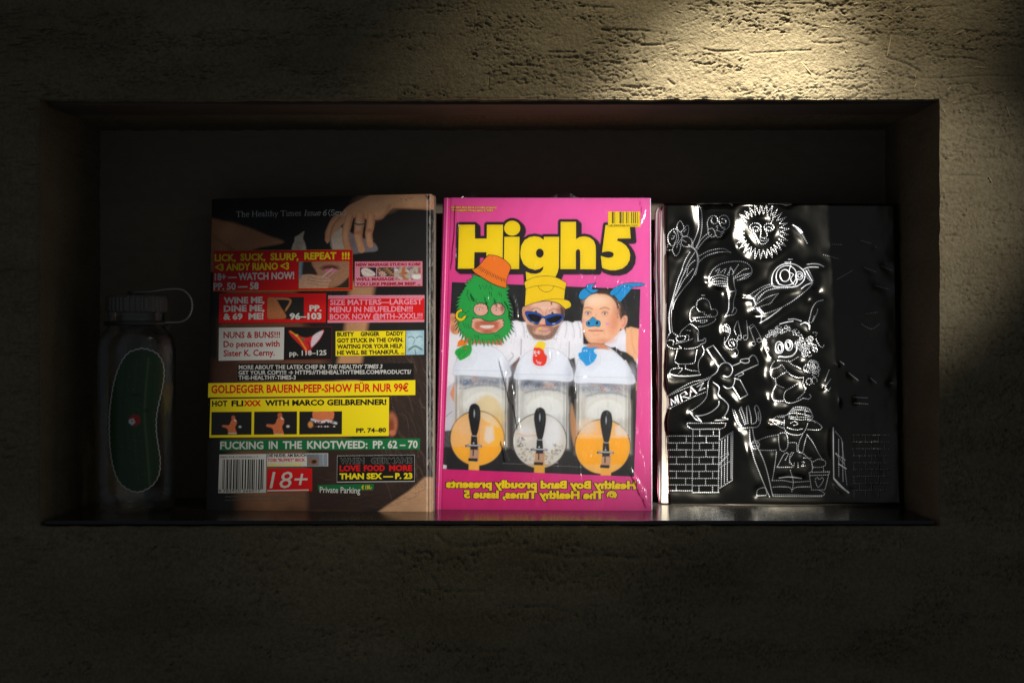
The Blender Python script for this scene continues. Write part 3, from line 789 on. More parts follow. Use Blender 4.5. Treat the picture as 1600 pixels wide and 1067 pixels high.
# round fronts with the drink
def disc(cx, cy, rx, ry, c, lvl=None, cl=None):
    q = FR((cx, cy))[0]; a, b = rx / 3.811, ry / 3.811
    PH.ell(q[0], q[1], a + 1.8, b + 1.8, (66, 54, 46), .7, al=.75)
    PH.ell(q[0], q[1], a, b, c, .6)
    if lvl is not None:
        t = ellp(q[0], q[1], a - .3, b - .3, 0, 60)
        PH.poly(np.vstack([t[t[:, 1] > q[1] + lvl]]), cl, .6)
disc(250, 590, 158, 160, (236, 186, 112))
PH.ell(*FR((200, 520))[0], 20, 15, (232, 190, 140), 5, al=.8)
PH.ell(*FR((350, 570))[0], 14, 24, (248, 190, 40), 5, al=.8)
t_ = ellp(*FR((250, 590))[0], 41, 41.5, 0, 60)
PH.poly(t_[t_[:, 1] > FR((250, 625))[0][1]], (246, 178, 34), 1.2, .9)
PH.poly(FR((300, 520), (345, 515), (352, 600), (318, 620), (292, 600)), (226, 216, 206), 2, .9)
PH.line(FR((262, 440), (258, 760)), 1.6, (226, 140, 40), 1, .7)
PH.poly(smooth(FR((265, 440), (330, 450), (380, 520), (340, 510), (290, 480)), True), (228, 216, 190), 2, .7)
disc(622, 605, 157, 160, (212, 206, 196))
PH.ell(*FR((690, 560))[0], 16, 26, (226, 226, 228), 5, al=.8); PH.ell(*FR((540, 560))[0], 12, 12, (224, 222, 222), 4, al=.8)
for k in range(150):
    t = random.random(); ang = random.uniform(.15, 2.9); rr = random.uniform(.55, .97)
    q = FR((622 + 150 * rr * math.cos(ang), 605 + 150 * rr * math.sin(ang)))[0]
    PH.ell(q[0], q[1], random.uniform(.5, 2.4), random.uniform(.4, 1.4), random.choice([(86, 74, 58), (140, 122, 92), (188, 168, 130), (54, 48, 42), (222, 214, 200)]), .6, rot=random.uniform(-40, 40), al=.6)
PH.line(smooth(FR((490, 560), (540, 575), (600, 570))), 2.6, (222, 176, 120), 1.4, .7)
for k in range(30):
    q = FR((random.uniform(485, 530), random.uniform(575, 640)))[0]
    PH.ell(q[0], q[1], random.uniform(.4, 1.6), random.uniform(.4, 1.2), (66, 62, 58), .5, al=.6)
t_ = ellp(*FR((622, 605))[0], 41, 41.5, 0, 60)
PH.poly(t_[t_[:, 1] > FR((622, 735))[0][1]], (190, 158, 96), 1, .8); PH.line(FR((510, 715), (730, 735)), 1, (200, 192, 190), .6, .8)
disc(997, 640, 162, 160, (242, 190, 120), -16 / 3.811 * 3.811 + 2, (247, 176, 30))
PH.ell(*FR((905, 520))[0], 14, 12, (226, 206, 182), 4, al=.8)
PH.poly(FR((1070, 520), (1100, 510), (1150, 560), (1140, 578), (1075, 572)), (226, 216, 206), 1.5, .8)
PH.line(FR((842, 573), (1155, 578)), .9, (252, 214, 130), .5, .8)
for k in range(26):
    q = FR((random.uniform(860, 1140), random.uniform(580, 700)))[0]
    PH.line([q, q + (0, random.uniform(2, 12))], .9, random.choice([(252, 196, 70), (240, 160, 24), (250, 206, 110)]), .8, .5)
t_ = ellp(*FR((997, 640))[0], 42, 41.5, 0, 60)
PH.poly(t_[t_[:, 1] > FR((997, 742))[0][1]], (240, 190, 100), .8, .85)
# taps
for cx_, yt in ((235, 382), (625, 405), (1020, 422)):
    PH.poly(FR((cx_ - 32, yt + 265), (cx_ + 28, yt + 265), (cx_ + 26, yt + 400), (cx_ - 36, yt + 395)), (238, 180, 76) if cx_ != 625 else (224, 170, 60), .7)
    PH.poly(FR((cx_ - 28, yt + 270), (cx_ + 26, yt + 270), (cx_ + 22, yt + 345), (cx_ - 32, yt + 343)), (190, 150, 120), .6)
    PH.poly(FR((cx_ - 38, yt + 325), (cx_ + 18, yt + 327), (cx_ + 16, yt + 345), (cx_ - 38, yt + 342)), (34, 28, 30), .4)
    PH.poly(FR((cx_ - 20, yt + 190), (cx_ + 14, yt + 190), (cx_ + 20, yt + 275), (cx_ - 26, yt + 275)), (26, 26, 30), .4)
    PH.line(FR((cx_ - 52, yt + 252), (cx_ + 38, yt + 254)), 3.2, (60, 60, 66), .5); PH.line(FR((cx_ - 44, yt + 248), (cx_ + 32, yt + 250)), 1.5, (206, 206, 214), .5)
    PH.ell(*FR((cx_ - 40, yt + 250))[0], 2.2, 2.6, (150, 148, 156), .5); PH.ell(*FR((cx_ + 30, yt + 252))[0], 2.2, 2.6, (170, 168, 176), .5)
    PH.ell(*FR((cx_ - 6, yt + 236))[0], 1, 1, (226, 226, 232), .4)
    PH.line(FR((cx_ - 8, yt + 270), (cx_ - 9, yt + 310)), 1.8, (24, 22, 24), .4)
    h = smooth(FR((cx_, yt), (cx_ + 26, yt + 16), (cx_ + 35, yt + 60), (cx_ + 30, yt + 115), (cx_ + 12, yt + 190), (cx_ - 14, yt + 190), (cx_ - 30, yt + 120), (cx_ - 37, yt + 60), (cx_ - 26, yt + 14)), True)
    PH.poly(h, (22, 22, 24), .5)
    PH.ell(*FR((cx_ - 2, yt + 60))[0], .9, 5, (200, 204, 210), .6, al=.9); PH.ell(*FR((cx_ + 18, yt + 60))[0], 1.4, 9, (52, 56, 60), 1.4, al=.8)
    PH.line(FR((cx_ - 14, yt + 193), (cx_ + 12, yt + 194)), 1.1, (190, 190, 196), .4)
# white domes
DW = (232, 235, 242)
domes = [smooth(FR((110, 208), (120, 150), (140, 100), (180, 60), (240, 36), (310, 36), (370, 60), (410, 100), (436, 150), (445, 225), (300, 222), (180, 214)), True),
         smooth(FR((473, 236), (480, 180), (500, 130), (555, 75), (630, 52), (710, 60), (770, 95), (808, 150), (816, 246), (700, 246), (560, 240)), True),
         smooth(FR((832, 256), (838, 180), (862, 110), (915, 70), (980, 58), (1055, 72), (1120, 125), (1165, 195), (1184, 220), (1180, 266), (1050, 264), (930, 260)), True)]
for d in domes:
    PH.line(np.vstack([d, d[:1]]), 1.2, (150, 150, 160), .8, .7)
    PH.poly(d, DW, .5)
    lo, hi = d.min(0), d.max(0)
    PH.ell(hi[0] - 6, hi[1] - 14, 6, 13, (204, 206, 216), 5, al=.7); PH.ell(lo[0] + 5, hi[1] - 12, 4, 11, (212, 214, 222), 4, al=.6)
    PH.ell((lo[0] + hi[0]) / 2 - 5, lo[1] + 14, 18, 10, (228, 230, 236), 6, al=.8)
    PH.line([(lo[0] + 2, hi[1] - 12), (hi[0] - 3, hi[1] - 10.5)], .7, (188, 190, 202), .6, .7)
PH.line(smooth(FR((440, 130), (465, 100), (455, 80))), 1.4, (120, 120, 128), .8, .6)
PH.line(FR((513, 0), (510, 95)), .8, (96, 80, 80), .4); PH.line(FR((798, 12), (796, 118)), .8, (96, 88, 90), .4)
PH.line(FR((796, 118), (815, 165)), 1.6, (80, 74, 74), .6); PH.line(FR((500, 110), (465, 175)), 2.2, (150, 110, 96), .8)
for rr, q0 in ((17, (180, 105)), (17, (625, 105)), (17, (915, 120))):
    q = FR(q0)[0]
    PH.ell(q[0] + 2, q[1] + 1.5, rr - 1, rr - 4, (226, 228, 234), .5, -38); PH.line(ellp(q[0] + 2.5, q[1] + 2, rr, rr - 3, -38, 40), .35, (184, 186, 198), .4, .8)
    PH.ell(q[0] - 7 if q0[0] != 625 else q[0] + 8, q[1] + 1, 2.6, 3.4, (28, 26, 30), .5, 30)
# little figures on the domes
b1 = smooth(FP6((195, 130), (300, 70), (340, 75), (350, 20), (385, 0), (382, 60), (388, 130), (370, 190), (310, 240), (235, 270), (205, 230), (172, 190), (175, 150)), True)
PH.poly(b1, (38, 168, 66), .4)
for k in range(70):
    q = FP6((random.uniform(190, 370), random.uniform(95, 250)))[0]; PH.ell(q[0], q[1], .5, .5, random.choice([(16, 96, 40), (92, 206, 96)]), .3, al=.8)
PH.poly(smooth(FP6((200, 90), (212, 30), (250, 5), (300, 15), (322, 62), (280, 80), (210, 96)), True), (246, 130, 30), .4); PH.poly(FP6((285, 115), (325, 108), (305, 134)), (206, 60, 40), .3)
b2 = smooth(FP6((1185, 110), (1230, 100), (1300, 130), (1320, 180), (1352, 230), (1335, 310), (1290, 342), (1210, 330), (1168, 280), (1175, 190)), True)
PH.poly(b2, (234, 62, 40), .4)
PH.poly(smooth(FP6((1200, 80), (1240, 30), (1300, 30), (1335, 65), (1308, 135), (1260, 110), (1190, 105)), True), (250, 220, 50), .4)
for x in (1198, 1246): PH.ell(*FP6((x, 168))[0], 2.1, 2.6, (240, 238, 236), .3); PH.ell(*FP6((x + 5, 165))[0], .8, .9, (20, 20, 20), .3)
PH.poly(FP6((1190, 205), (1225, 200), (1215, 222)), (250, 246, 244), .3)
PH.line(FP6((1215, 270), (1235, 310), (1250, 290), (1262, 320), (1275, 296)), 1.1, (240, 220, 230), .4)
b3 = smooth(FP7((490, 115), (530, 92), (590, 110), (690, 95), (640, 140), (655, 180), (680, 205), (650, 270), (600, 320), (540, 340), (505, 295), (455, 245), (442, 180), (480, 165)), True)
PH.poly(b3, (28, 160, 220), .4)
for x, y in ((515, 148), (545, 146)): PH.ell(*FP7((x, y))[0], 1, 1.2, (226, 238, 246), .3)
for k in range(40):
    q = FP7((random.uniform(460, 650), random.uniform(150, 310)))[0]; PH.ell(q[0], q[1], .6, .4, random.choice([(14, 120, 180), (70, 190, 236)]), .3, al=.6)
PH.grain(0.05, 2.2, 2.2, 8)
photo = picture("cover_photograph", P2, ph_q, PH, LAY, M_print, pink, 0.9)

# ---- big title: flat yellow ink shapes
Y_INK = INK((252, 222, 0))
join("title_lettering", P2, list(LOGO.values()), 2 * LAY, Y_INK, pink)
# barcode panel above the 5
bc = Letters(P2, 2 * LAY); bc.quad(FP2((890, 8), (1335, 8), (1335, 220), (890, 220)) * 1.0); bco = bc.build("barcode_panel", INK((250, 222, 12)), pink)
bb = Letters(P2, 3 * LAY)
for x, w in ((945, 22), (980, 6), (1050, 24), (1082, 5), (1096, 9), (1143, 14), (1172, 4), (1212, 12), (1240, 12), (1266, 12), (1296, 6)):
    bb.quad(FP2((x, 12), (x + w, 12), (x + w, 172), (x, 172)))
bb.add(FP2, "9 772708 951005", 925, 1300, 212, 212, 22, 0.0)
o = bb.build("barcode_bars", INK((96, 78, 10)), bco); o.location = (0, 0, 0)
# orange bucket hat, green fur, ear ring, yellow cap, blue horns and snout (printed drawings)
BLK = INK((26, 22, 20))
def drawing(name, items, lines, rgb, h0, lw=0.75, outline=True):
    o = join(name, P2, items, h0, INK(rgb), pink)
    L_ = Letters(P2, h0 + LAY)
    if outline:
        for pl in items:
            for p in pl: L_.ribbon(np.vstack([p, p[:2]]), lw)
    for p in lines: L_.ribbon(p, lw * .85)
    if L_.v:
        q = L_.build("ink_line", BLK, o)
        q.location = (0, 0, 0)
    return o
_mesh_old = mesh
fur = []
basec = smooth(FP3((430, 0), (395, 40), (340, 110), (290, 190), (252, 270), (232, 350), (226, 440), (228, 560), (232, 640), (262, 710), (320, 765), (400, 800), (470, 812), (560, 818), (660, 812), (745, 795), (815, 755), (860, 700), (880, 640), (872, 560), (860, 480), (856, 400), (845, 320), (830, 240), (836, 150)), False, 5)
cen = FP3((545, 420))[0]
seglen = np.r_[0, np.cumsum(np.linalg.norm(np.diff(basec, axis=0), axis=1))]
for s_ in np.arange(0, seglen[-1], 5.4):
    a = np.array([np.interp(s_, seglen, basec[:, 0]), np.interp(s_, seglen, basec[:, 1])])
    b = np.array([np.interp(s_ + 3.4, seglen, basec[:, 0]), np.interp(s_ + 3.4, seglen, basec[:, 1])])
    d = (b - cen) / np.linalg.norm(b - cen)
    fur.append(a); fur.append(b + d * random.uniform(4.6, 9.0) + np.array([0, 4.6]))
fur = np.array(fur)
eyeL = FP3(*ellp(505, 440, 96, 82)); eyeR = FP3(*ellp(722, 440, 92, 82))
mouth = FP3((402, 535), (418, 562), (436, 548), (500, 552), (560, 583), (625, 594), (690, 582), (740, 562), (790, 560), (786, 590), (812, 600), (786, 625), (806, 640), (770, 680), (700, 735), (600, 752), (500, 745), (430, 715), (375, 660), (392, 640), (378, 625), (396, 600), (384, 580), (402, 566))
zz = lambda x0, y0, n, dx, dy, s=0: FP3(*[(x0 + i * dx, y0 + (dy if i % 2 else 0) + s * i) for i in range(n)])
fl = [zz(480, 125, 8, 24, 60), zz(340, 190, 2, -18, 80), zz(335, 270, 7, 20, 50, 5), zz(450, 345, 9, 18, 34), zz(665, 350, 8, 17, 34), zz(610, 205, 4, 12, 60, 4), zz(735, 215, 4, 12, 50, 4), zz(280, 615, 6, 15, 62, 2),
      zz(420, 765, 6, 12, 40), zz(682, 760, 6, 12, 32), zz(270, 460, 3, 40, 30), zz(290, 520, 3, 30, 26)]
drawing("green_fur_mask", [[fur, eyeL, eyeR, mouth]], fl, (40, 176, 76), 2 * LAY + 0.00006)
ring = smooth(FP3((258, 432), (205, 455), (178, 510), (188, 560), (230, 592), (285, 580), (322, 520), (285, 520), (262, 548), (225, 545), (212, 510), (232, 475), (265, 468)), True, 3)
drawing("yellow_ear_ring", [[ring]], [], (250, 216, 20), 4 * LAY)
hat = smooth(FP1((745, 608), (860, 625), (960, 675), (1030, 740), (1055, 785)), False, 4)
hat2 = smooth(FP1((1055, 785), (1020, 880), (996, 960), (993, 1073)), False, 4)
hat3 = smooth(FP1((993, 1073), (880, 1045), (760, 990), (640, 915), (560, 865), (510, 815)), False, 4)
hat4 = smooth(FP1((510, 815), (580, 785), (640, 720), (700, 650), (745, 608)), False, 4)
ribs = []
for i in range(17):
    t = i / 16; a = FP1((632 + 335 * t, 768 + 172 * t + 10 * math.sin(t * 3)))[0]; b = a + np.array([-4.0 + 4.4 * t, 4.6 + (i % 3) * .9])
    ribs.append(np.array([a, b]))
drawing("orange_bucket_hat", [[np.vstack([hat, hat2[1:], hat3[1:], hat4[1:-1]])]], ribs, (246, 134, 28), 5 * LAY)
cap_ = np.vstack([FP4((238, 95)), smooth(FP4((238, 92), (330, 42), (430, 18), (540, 12), (640, 28), (720, 62), (785, 103)), False, 4),
                  FP4((768, 165), (752, 312)), smooth(FP4((752, 312), (815, 332), (842, 378), (825, 415), (768, 438)), False, 4)[1:],
                  smooth(FP4((768, 438), (700, 378), (640, 350), (540, 332), (440, 340), (340, 365), (245, 403)), False, 4)[1:], FP4((252, 290), (258, 180))])[1:]
cl = [smooth(FP4((258, 180), (340, 150), (440, 135), (560, 132), (680, 155), (765, 192))), smooth(FP4((415, 133), (440, 180), (490, 210), (540, 216), (590, 192), (620, 143))),
      smooth(FP4((440, 338), (560, 312), (680, 306), (755, 316)))]
drawing("yellow_cap", [[cap_]], cl, (250, 216, 0), 3 * LAY + 0.00006, 0.6)
lensL = smooth(FP4((285, 505), (360, 500), (430, 520), (458, 548), (430, 590), (380, 605), (320, 575)), True, 3)
lensR = smooth(FP4((525, 560), (580, 540), (650, 520), (722, 528), (690, 580), (620, 612), (555, 605)), True, 3)
fr_ = smooth(FP4((255, 468), (350, 470), (430, 490), (490, 530), (560, 505), (650, 495), (745, 515), (730, 570), (680, 620), (600, 645), (535, 645), (515, 610), (508, 560), (470, 550), (440, 590), (410, 632), (340, 610), (285, 565)), True, 3)
sg = drawing("blue_sunglasses", [[fr_]], [], (22, 84, 176), 3 * LAY, 0.5)
l_ = join("sunglass_lens", P2, [[lensL], [lensR]], 4 * LAY + .00003, INK((30, 26, 34), 0.2), sg); l_.location = (0, 0, 0)
gl = Letters(P2, 5 * LAY); gl.quad(FP4((330, 592), (375, 606), (360, 616), (335, 606))); gl.quad(FP4((600, 618), (650, 612), (630, 632), (600, 634))); o = gl.build("lens_highlight", INK((160, 190, 226)), sg); o.location = (0, 0, 0)
hornL1 = smooth(FP5((118, 260), (140, 210), (200, 165), (235, 200), (290, 230), (240, 270), (200, 305), (150, 316), (120, 295)), True, 3)
hornL2 = smooth(FP5((212, 165), (230, 125), (300, 112), (345, 95), (310, 130), (290, 180), (360, 185), (365, 200), (300, 235), (240, 205)), True, 3)
hornR = smooth(FP5((515, 225), (580, 160), (680, 115), (800, 98), (900, 100), (972, 118), (900, 145), (820, 155), (760, 220), (700, 290), (645, 345), (605, 300), (570, 265), (530, 260)), True, 3)
drawing("blue_horn", [[hornL1]], [], (24, 160, 222), 3 * LAY, .6)
drawing("blue_horn", [[hornL2]], [], (24, 160, 222), 4.5 * LAY, .6)
drawing("blue_horn", [[hornR]], [smooth(FP5((560, 265), (620, 230), (660, 170), (730, 140), (820, 155)))], (24, 160, 222), 3 * LAY, .6)
sn = smooth(FP5((300, 535), (340, 572), (385, 590), (398, 630), (375, 660), (330, 650), (300, 655), (250, 660), (218, 640), (218, 600), (262, 570)), True, 3)
snd = drawing("blue_snout", [[sn]], [], (28, 160, 216), 3 * LAY, .5)
n_ = join("nostril", P2, [[FP5(*ellp(247, 618, 13, 20, -20, 14))], [FP5(*ellp(352, 612, 15, 22, 20, 14))]], 4 * LAY, INK((20, 26, 40)), snd); n_.location = (0, 0, 0)
# small and large outlined lettering
def outlined(name, F, rows, h, off_b, off_f, cap):
    B = Letters(P2, h); Fr_ = Letters(P2, h + LAY)
    for txt, x0, x1, y0, y1 in rows:
        B.add(F, txt, x0, x1, y0, y1, cap, off_b, base_off=off_f); Fr_.add(F, txt, x0, x1, y0, y1, cap, off_f)
    b_ = B.build(name + "_outline", BLK, pink)
    Fr_.build(name, Y_INK, pink)
outlined("imprint_lettering", FQ, [("Healthy Boy Band proudly presents", 108, 410, 152, 153), ("The Healthy Times, Issue 5, 2024", 108, 385, 171, 172)], 2 * LAY, 0.11, 0.05, 10.5)
outlined("mirrored_lettering", FR, [("Healthy Boy Band proudly presents", 1196, 64, 889, 881), ("\u00a9 The Healthy Times, Issue 5", 1084, 170, 949, 943)], 2 * LAY, 0.115, 0.055, 42)

# ---- clear shrink film: thin wrinkled sheet just in front of the cover plus crimped bits at the top corners
def film_mat():
    m, N, L, b = new_mat("clear_shrink_film")
    out = N["Material Output"]
    tr = N.new("ShaderNodeBsdfTransparent"); gl = N.new("ShaderNodeBsdfGlossy"); gl.inputs["Roughness"].default_value = 0.16
    gl.inputs["Color"].default_value = (1, 1, 1, 1)
    t = N.new("ShaderNodeTexCoord"); mp = N.new("ShaderNodeMapping"); mp.inputs["Scale"].default_value = (1.6, 1, .35); mp.inputs["Rotation"].default_value = (0, R(14), 0)
    n = N.new("ShaderNodeTexNoise"); n.inputs["Scale"].default_value = 130; n.inputs["Detail"].default_value = 3; n.inputs["Distortion"].default_value = .6
    L.new(t.outputs["Object"], mp.inputs[0]); L.new(mp.outputs[0], n.inputs[0])
    bp = N.new("ShaderNodeBump"); bp.inputs["Strength"].default_value = 0.5; bp.inputs["Distance"].default_value = 0.0016
    L.new(n.outputs[0], bp.inputs["Height"]); L.new(bp.outputs[0], gl.inputs["Normal"])
    f = N.new("ShaderNodeFresnel"); f.inputs[0].default_value = 1.42
    ms = N.new("ShaderNodeMixShader"); L.new(f.outputs[0], ms.inputs[0]); L.new(tr.outputs[0], ms.inputs[1]); L.new(gl.outputs[0], ms.inputs[2])
    hz = N.new("ShaderNodeBsdfGlossy"); hz.inputs["Roughness"].default_value = 0.52
    n2 = N.new("ShaderNodeTexNoise"); n2.inputs["Scale"].default_value = 16; n2.inputs["Detail"].default_value = 4
    mr = N.new("ShaderNodeMapRange"); mr.inputs[1].default_value = .3; mr.inputs[2].default_value = .7; mr.inputs[3].default_value = .002; mr.inputs[4].default_value = .014
    L.new(t.outputs["Object"], n2.inputs[0]); L.new(n2.outputs[0], mr.inputs[0])
    m2 = N.new("ShaderNodeMixShader"); L.new(mr.outputs[0], m2.inputs[0]); L.new(ms.outputs[0], m2.inputs[1]); L.new(hz.outputs[0], m2.inputs[2])
    L.new(m2.outputs[0], out.inputs["Surface"])
    return m
M_film = film_mat()
nu, nv = 150, 220
uu, vv = np.meshgrid(np.linspace(0.0, 1.0, nu), np.linspace(0, 1.0, nv))
q = np.array(quad2, float)
PP = (q[0] * (1 - uu[..., None]) + q[1] * uu[..., None]) * (1 - vv[..., None]) + (q[3] * (1 - uu[..., None]) + q[2] * uu[..., None]) * vv[..., None]
PP = PP.reshape(-1, 2)
hh = 0.0014 + 0.0011 * (fbm(PP[:, 0] / 26 + PP[:, 1] / 90, PP[:, 1] / 70, 3, 61) - .5)
def wr(p, w, a):
    D = Paint.segd(PP[:, 0], PP[:, 1], smooth(p)); return a * np.exp(-(D / w) ** 2)
for k in range(16):       # fan of fine pleats on the upper right of the film
    x = 905 + k * 6.6; hh += wr([(x + 6, 426 + k * .5), (x + 2, 436), (x - 3, 450)], 1.0, 0.0005)
for p in [[(791, 470), (797, 480), (800, 500)], [(800, 462), (806, 478), (808, 496)], [(738, 458), (745, 470)], [(760, 462), (766, 482)], [(775, 466), (780, 480)], [(985, 735), (1005, 765), (1010, 780)],
          [(990, 742), (1002, 770)], [(782, 560), (790, 590), (800, 630)], [(798, 600), (806, 640), (812, 670)], [(786, 690), (792, 720)], [(896, 600), (900, 630)], [(1002, 312), (1006, 330), (1000, 350)],
          [(1000, 765), (1012, 790)], [(715, 322), (712, 380), (708, 420)]]:
    hh += wr(p, 1.3, 0.0009)
FV = P2.at(PP, 0) + P2.n * hh[:, None]
film = mesh("shrink_film", FV, grid_faces(nv, nu)[:, ::-1], M_film, pink, smooth=True)
def fin(p, h=0.0, name="film_crimp"):
    V_ = []; 
    for i, (x, y0, y1) in enumerate(p):
        V_.append(P2.at([(x, y0)], h + 0.0015 * math.sin(i * 2.1))[0]); V_.append(P2.at([(x, y1)], h + 0.0015 * math.cos(i * 1.7))[0])
    return mesh(name, V_, [(2 * i, 2 * i + 1, 2 * i + 3, 2 * i + 2) for i in range(len(p) - 1)], M_film, pink)
fin([(720, 309.5, 307), (724, 309.5, 303), (728, 309.5, 304.5), (732, 309.5, 299.5), (736, 309.5, 301), (740, 309.5, 299), (743, 309.5, 304), (744, 309.5, 307)], -0.006)
fin([(1000, 310, 308), (1003, 310, 305), (1007, 310, 306.5), (1010, 310, 304.5), (1014, 310, 308)], -0.004)
fin([(845, 310, 306), (855, 310, 299), (870, 310, 292), (878, 310, 296), (890, 310, 293), (903, 310, 300), (912, 310, 305)], -0.020)

# ================================================================ the dark magazine with the coloured banners
P1 = Panel((321, 796.5), (676.5, 799.6), (331, 311), 0.080)
mag = empty("magazine", tuple(P1.bl + P1.U / 2), "thick dark magazine covered in red, pink and yellow headline banners, left of the pink book", "magazine")
F1 = fr(310, 290, 4.103); F2 = fr(310, 540, 3.953); FM1 = fr(320, 300, 8.889); FM2 = fr(490, 290, 8.0)
q1 = [(331, 311), (678.6, 303), (676.5, 799.6), (321, 796.5)]
M1 = Paint(312, 296, 686, 806, (30, 28, 25))
SK = (226, 176, 136)
_sr = srgb
M1.poly(smooth(FM1((0, 330), (190, 385), (420, 445), (620, 500), (860, 600), (1100, 700), (800, 770), (640, 830), (500, 1100), (0, 1100)), False, 4), (206, 148, 104), 2)
M1.ell(*FM1((330, 560))[0], 16, 12, (226, 170, 124), 8, al=.7); M1.line(FM1((150, 640), (420, 830)), 3, (160, 108, 74), 3, .7)
M1.poly(FM1((700, 830), (760, 775), (860, 765), (1000, 740), (1100, 715), (1120, 830)), (24, 22, 22), 1)
# body between the banners
M1.poly([(352, 446), (462, 452), (470, 520), (440, 640), (340, 640), (345, 520)], (160, 112, 80), 6)
M1.poly([(548, 440), (586, 444), (572, 520), (560, 600), (520, 600), (538, 520)], (206, 158, 120), 4)
M1.poly([(345, 500), (470, 500), (530, 600), (560, 800), (372, 800), (350, 640)], (112, 78, 58), 10)
M1.poly([(372, 700), (478, 700), (500, 760), (510, 800), (375, 800)], (134, 96, 72), 10)
M1.ell(415, 770, 30, 34, (176, 132, 100), 16, al=.6)
M1.poly([(330, 560), (372, 560), (372, 620), (330, 620)], (80, 50, 36), 4)
M1.poly([(480, 700), (560, 690), (660, 700), (668, 745), (640, 765), (600, 790), (560, 800), (480, 800)], (58, 40, 32), 5)
M1.poly([(586, 552), (625, 545), (668, 560), (668, 760), (620, 760), (600, 700), (600, 600)], (52, 38, 32), 4)
M1.poly([(590, 800), (604, 790), (640, 766), (664, 745), (672, 746), (672, 800)], (224, 182, 146), 2)
M1.ell(612, 662, 9, 18, (198, 120, 84), 2); M1.ell(611, 666, 5, 11, (150, 74, 52), 2); M1.ell(613, 676, 5, 4, (214, 130, 96), 1.5)
for k in range(260):
    x = random.uniform(595, 672); y = random.uniform(548, 755)
    if abs(x - 612) < 9 and abs(y - 662) < 16: continue
    p = np.array([(x, y), (x + random.uniform(2, 8), y + random.uniform(3, 12)), (x + random.uniform(4, 12), y + random.uniform(10, 28))])
    M1.line(smooth(p, n=3), .5, random.choice([(120, 96, 80), (30, 22, 20), (90, 66, 54), (150, 130, 112)]), .5, .4)
for k in range(80):
    x = random.uniform(490, 650); y = random.uniform(735, 792)
    M1.line(smooth(np.array([(x, y), (x + 12, y + 2), (x + 26, y - 5)]), n=3), .5, random.choice([(100, 76, 62), (26, 20, 18)]), .5, .45)
# the paper twists
M1.poly(smooth(FM1((1380, 545), (1370, 600), (1365, 650), (1395, 720), (1395, 830), (1215, 830), (1222, 730), (1245, 690), (1250, 630), (1300, 600)), True, 4), (206, 200, 190), .7)
M1.line(ellp(*FM1((1310, 745))[0], 5, 5.5, 0, 16), .6, (120, 112, 110), .4); M1.line(FM1((1300, 710), (1296, 780)), .5, (130, 120, 118), .4); M1.line(FM1((1325, 715), (1322, 780)), .5, (130, 120, 118), .4)
M1.poly(smooth(FM2((230, 560), (330, 520), (420, 560), (560, 640), (740, 700), (800, 810), (640, 835), (430, 860), (240, 800), (205, 700)), True, 4), (140, 136, 148), 1)
M1.poly(FM2((215, 620), (340, 520), (430, 600), (400, 800), (235, 800)), (216, 204, 190), 1.2)
for k in range(16):
    q = FM2((random.uniform(255, 350), random.uniform(610, 760)))[0]; M1.line([q, q + (random.uniform(-2, 2), random.uniform(-2, 2))], .6, (150, 140, 134), .4, .8)
# the arm and hand
arm = smooth(FM2((1480, 105), (1400, 108), (1250, 95), (1050, 88), (850, 90), (740, 110), (620, 165), (500, 220), (420, 265), (330, 360), (240, 400), (200, 460), (150, 570), (145, 640), (160, 710), (185, 715), (240, 620), (330, 520), (420, 420),
             (440, 400), (800, 430), (900, 370), (980, 290), (1100, 285), (1300, 292), (1480, 290)), True, 5)
M1.poly(arm, (222, 172, 134), .8)
def finger(p, w0, w1, c=(220, 164, 126)):
    p = smooth(FM2(*p), n=6); n = len(p)
    for i in range(n - 1):
        w = w0 + (w1 - w0) * i / n
        M1.line(p[i:i + 2], w, c, .5)
    M1.line(p + (w0 * .38, 0), 1.0, (140, 84, 56), 1.0, .8); M1.line(p - (w0 * .40, 0), .8, (160, 100, 70), .8, .5)
    M1.line(p[: n * 3 // 4] - (w0 * .08, 0), w0 * .35, (238, 194, 156), 1.6, .6)
finger([(450, 380), (420, 500), (400, 620), (420, 740), (440, 820)], 13, 10)
finger([(580, 370), (570, 500), (560, 640), (590, 760), (600, 800)], 15, 10)
finger([(720, 370), (710, 500), (690, 600), (700, 700), (712, 740)], 13, 9)
finger([(300, 400), (230, 480), (190, 580), (172, 680)], 10, 7)
M1.line(smooth(FM2((515, 470), (560, 488), (630, 480))), 2.2, (70, 66, 62), .5); M1.line(smooth(FM2((520, 455), (565, 470), (630, 462))), 1.4, (206, 200, 190), .4)
M1.line(smooth(FM2((518, 490), (560, 503), (628, 496))), 1.0, (180, 174, 166), .4)
M1.ell(*FM2((550, 590))[0], 5, 3, (190, 120, 86), 1.5, al=.7); M1.ell(*FM2((700, 560))[0], 4, 3, (190, 120, 86), 1.5, al=.7)
M1.ell(*FM2((780, 230))[0], 26, 12, (234, 188, 150), 8, al=.7); M1.ell(*FM2((1200, 190))[0], 30, 8, (232, 190, 150), 6, al=.6)
M1.line(smooth(FM2((950, 260), (880, 380), (790, 430))), 3, (150, 98, 68), 3, .7); M1.line(FM2((1000, 285), (1480, 290)), 2, (170, 116, 84), 1.6, .7)
M1.line(smooth(FM2((520, 400), (522, 450), (505, 500))), 1.4, (130, 78, 52), 1, .8); M1.line(smooth(FM2((645, 410), (650, 470), (640, 520))), 1.4, (130, 78, 52), 1, .8)
for x, y in ((1150, 175), (1180, 150), (1215, 165), (1165, 185), (1235, 150), (1090, 170)): M1.ell(*FM2((x, y))[0], .8, .8, (120, 76, 54), .4)
M1.poly(FM2((1395, 110), (1450, 130), (1460, 180), (1410, 160)), (50, 34, 28), .6); M1.line(smooth(FM2((1420, 170), (1440, 200), (1465, 260))), 1, (60, 40, 34), .5)
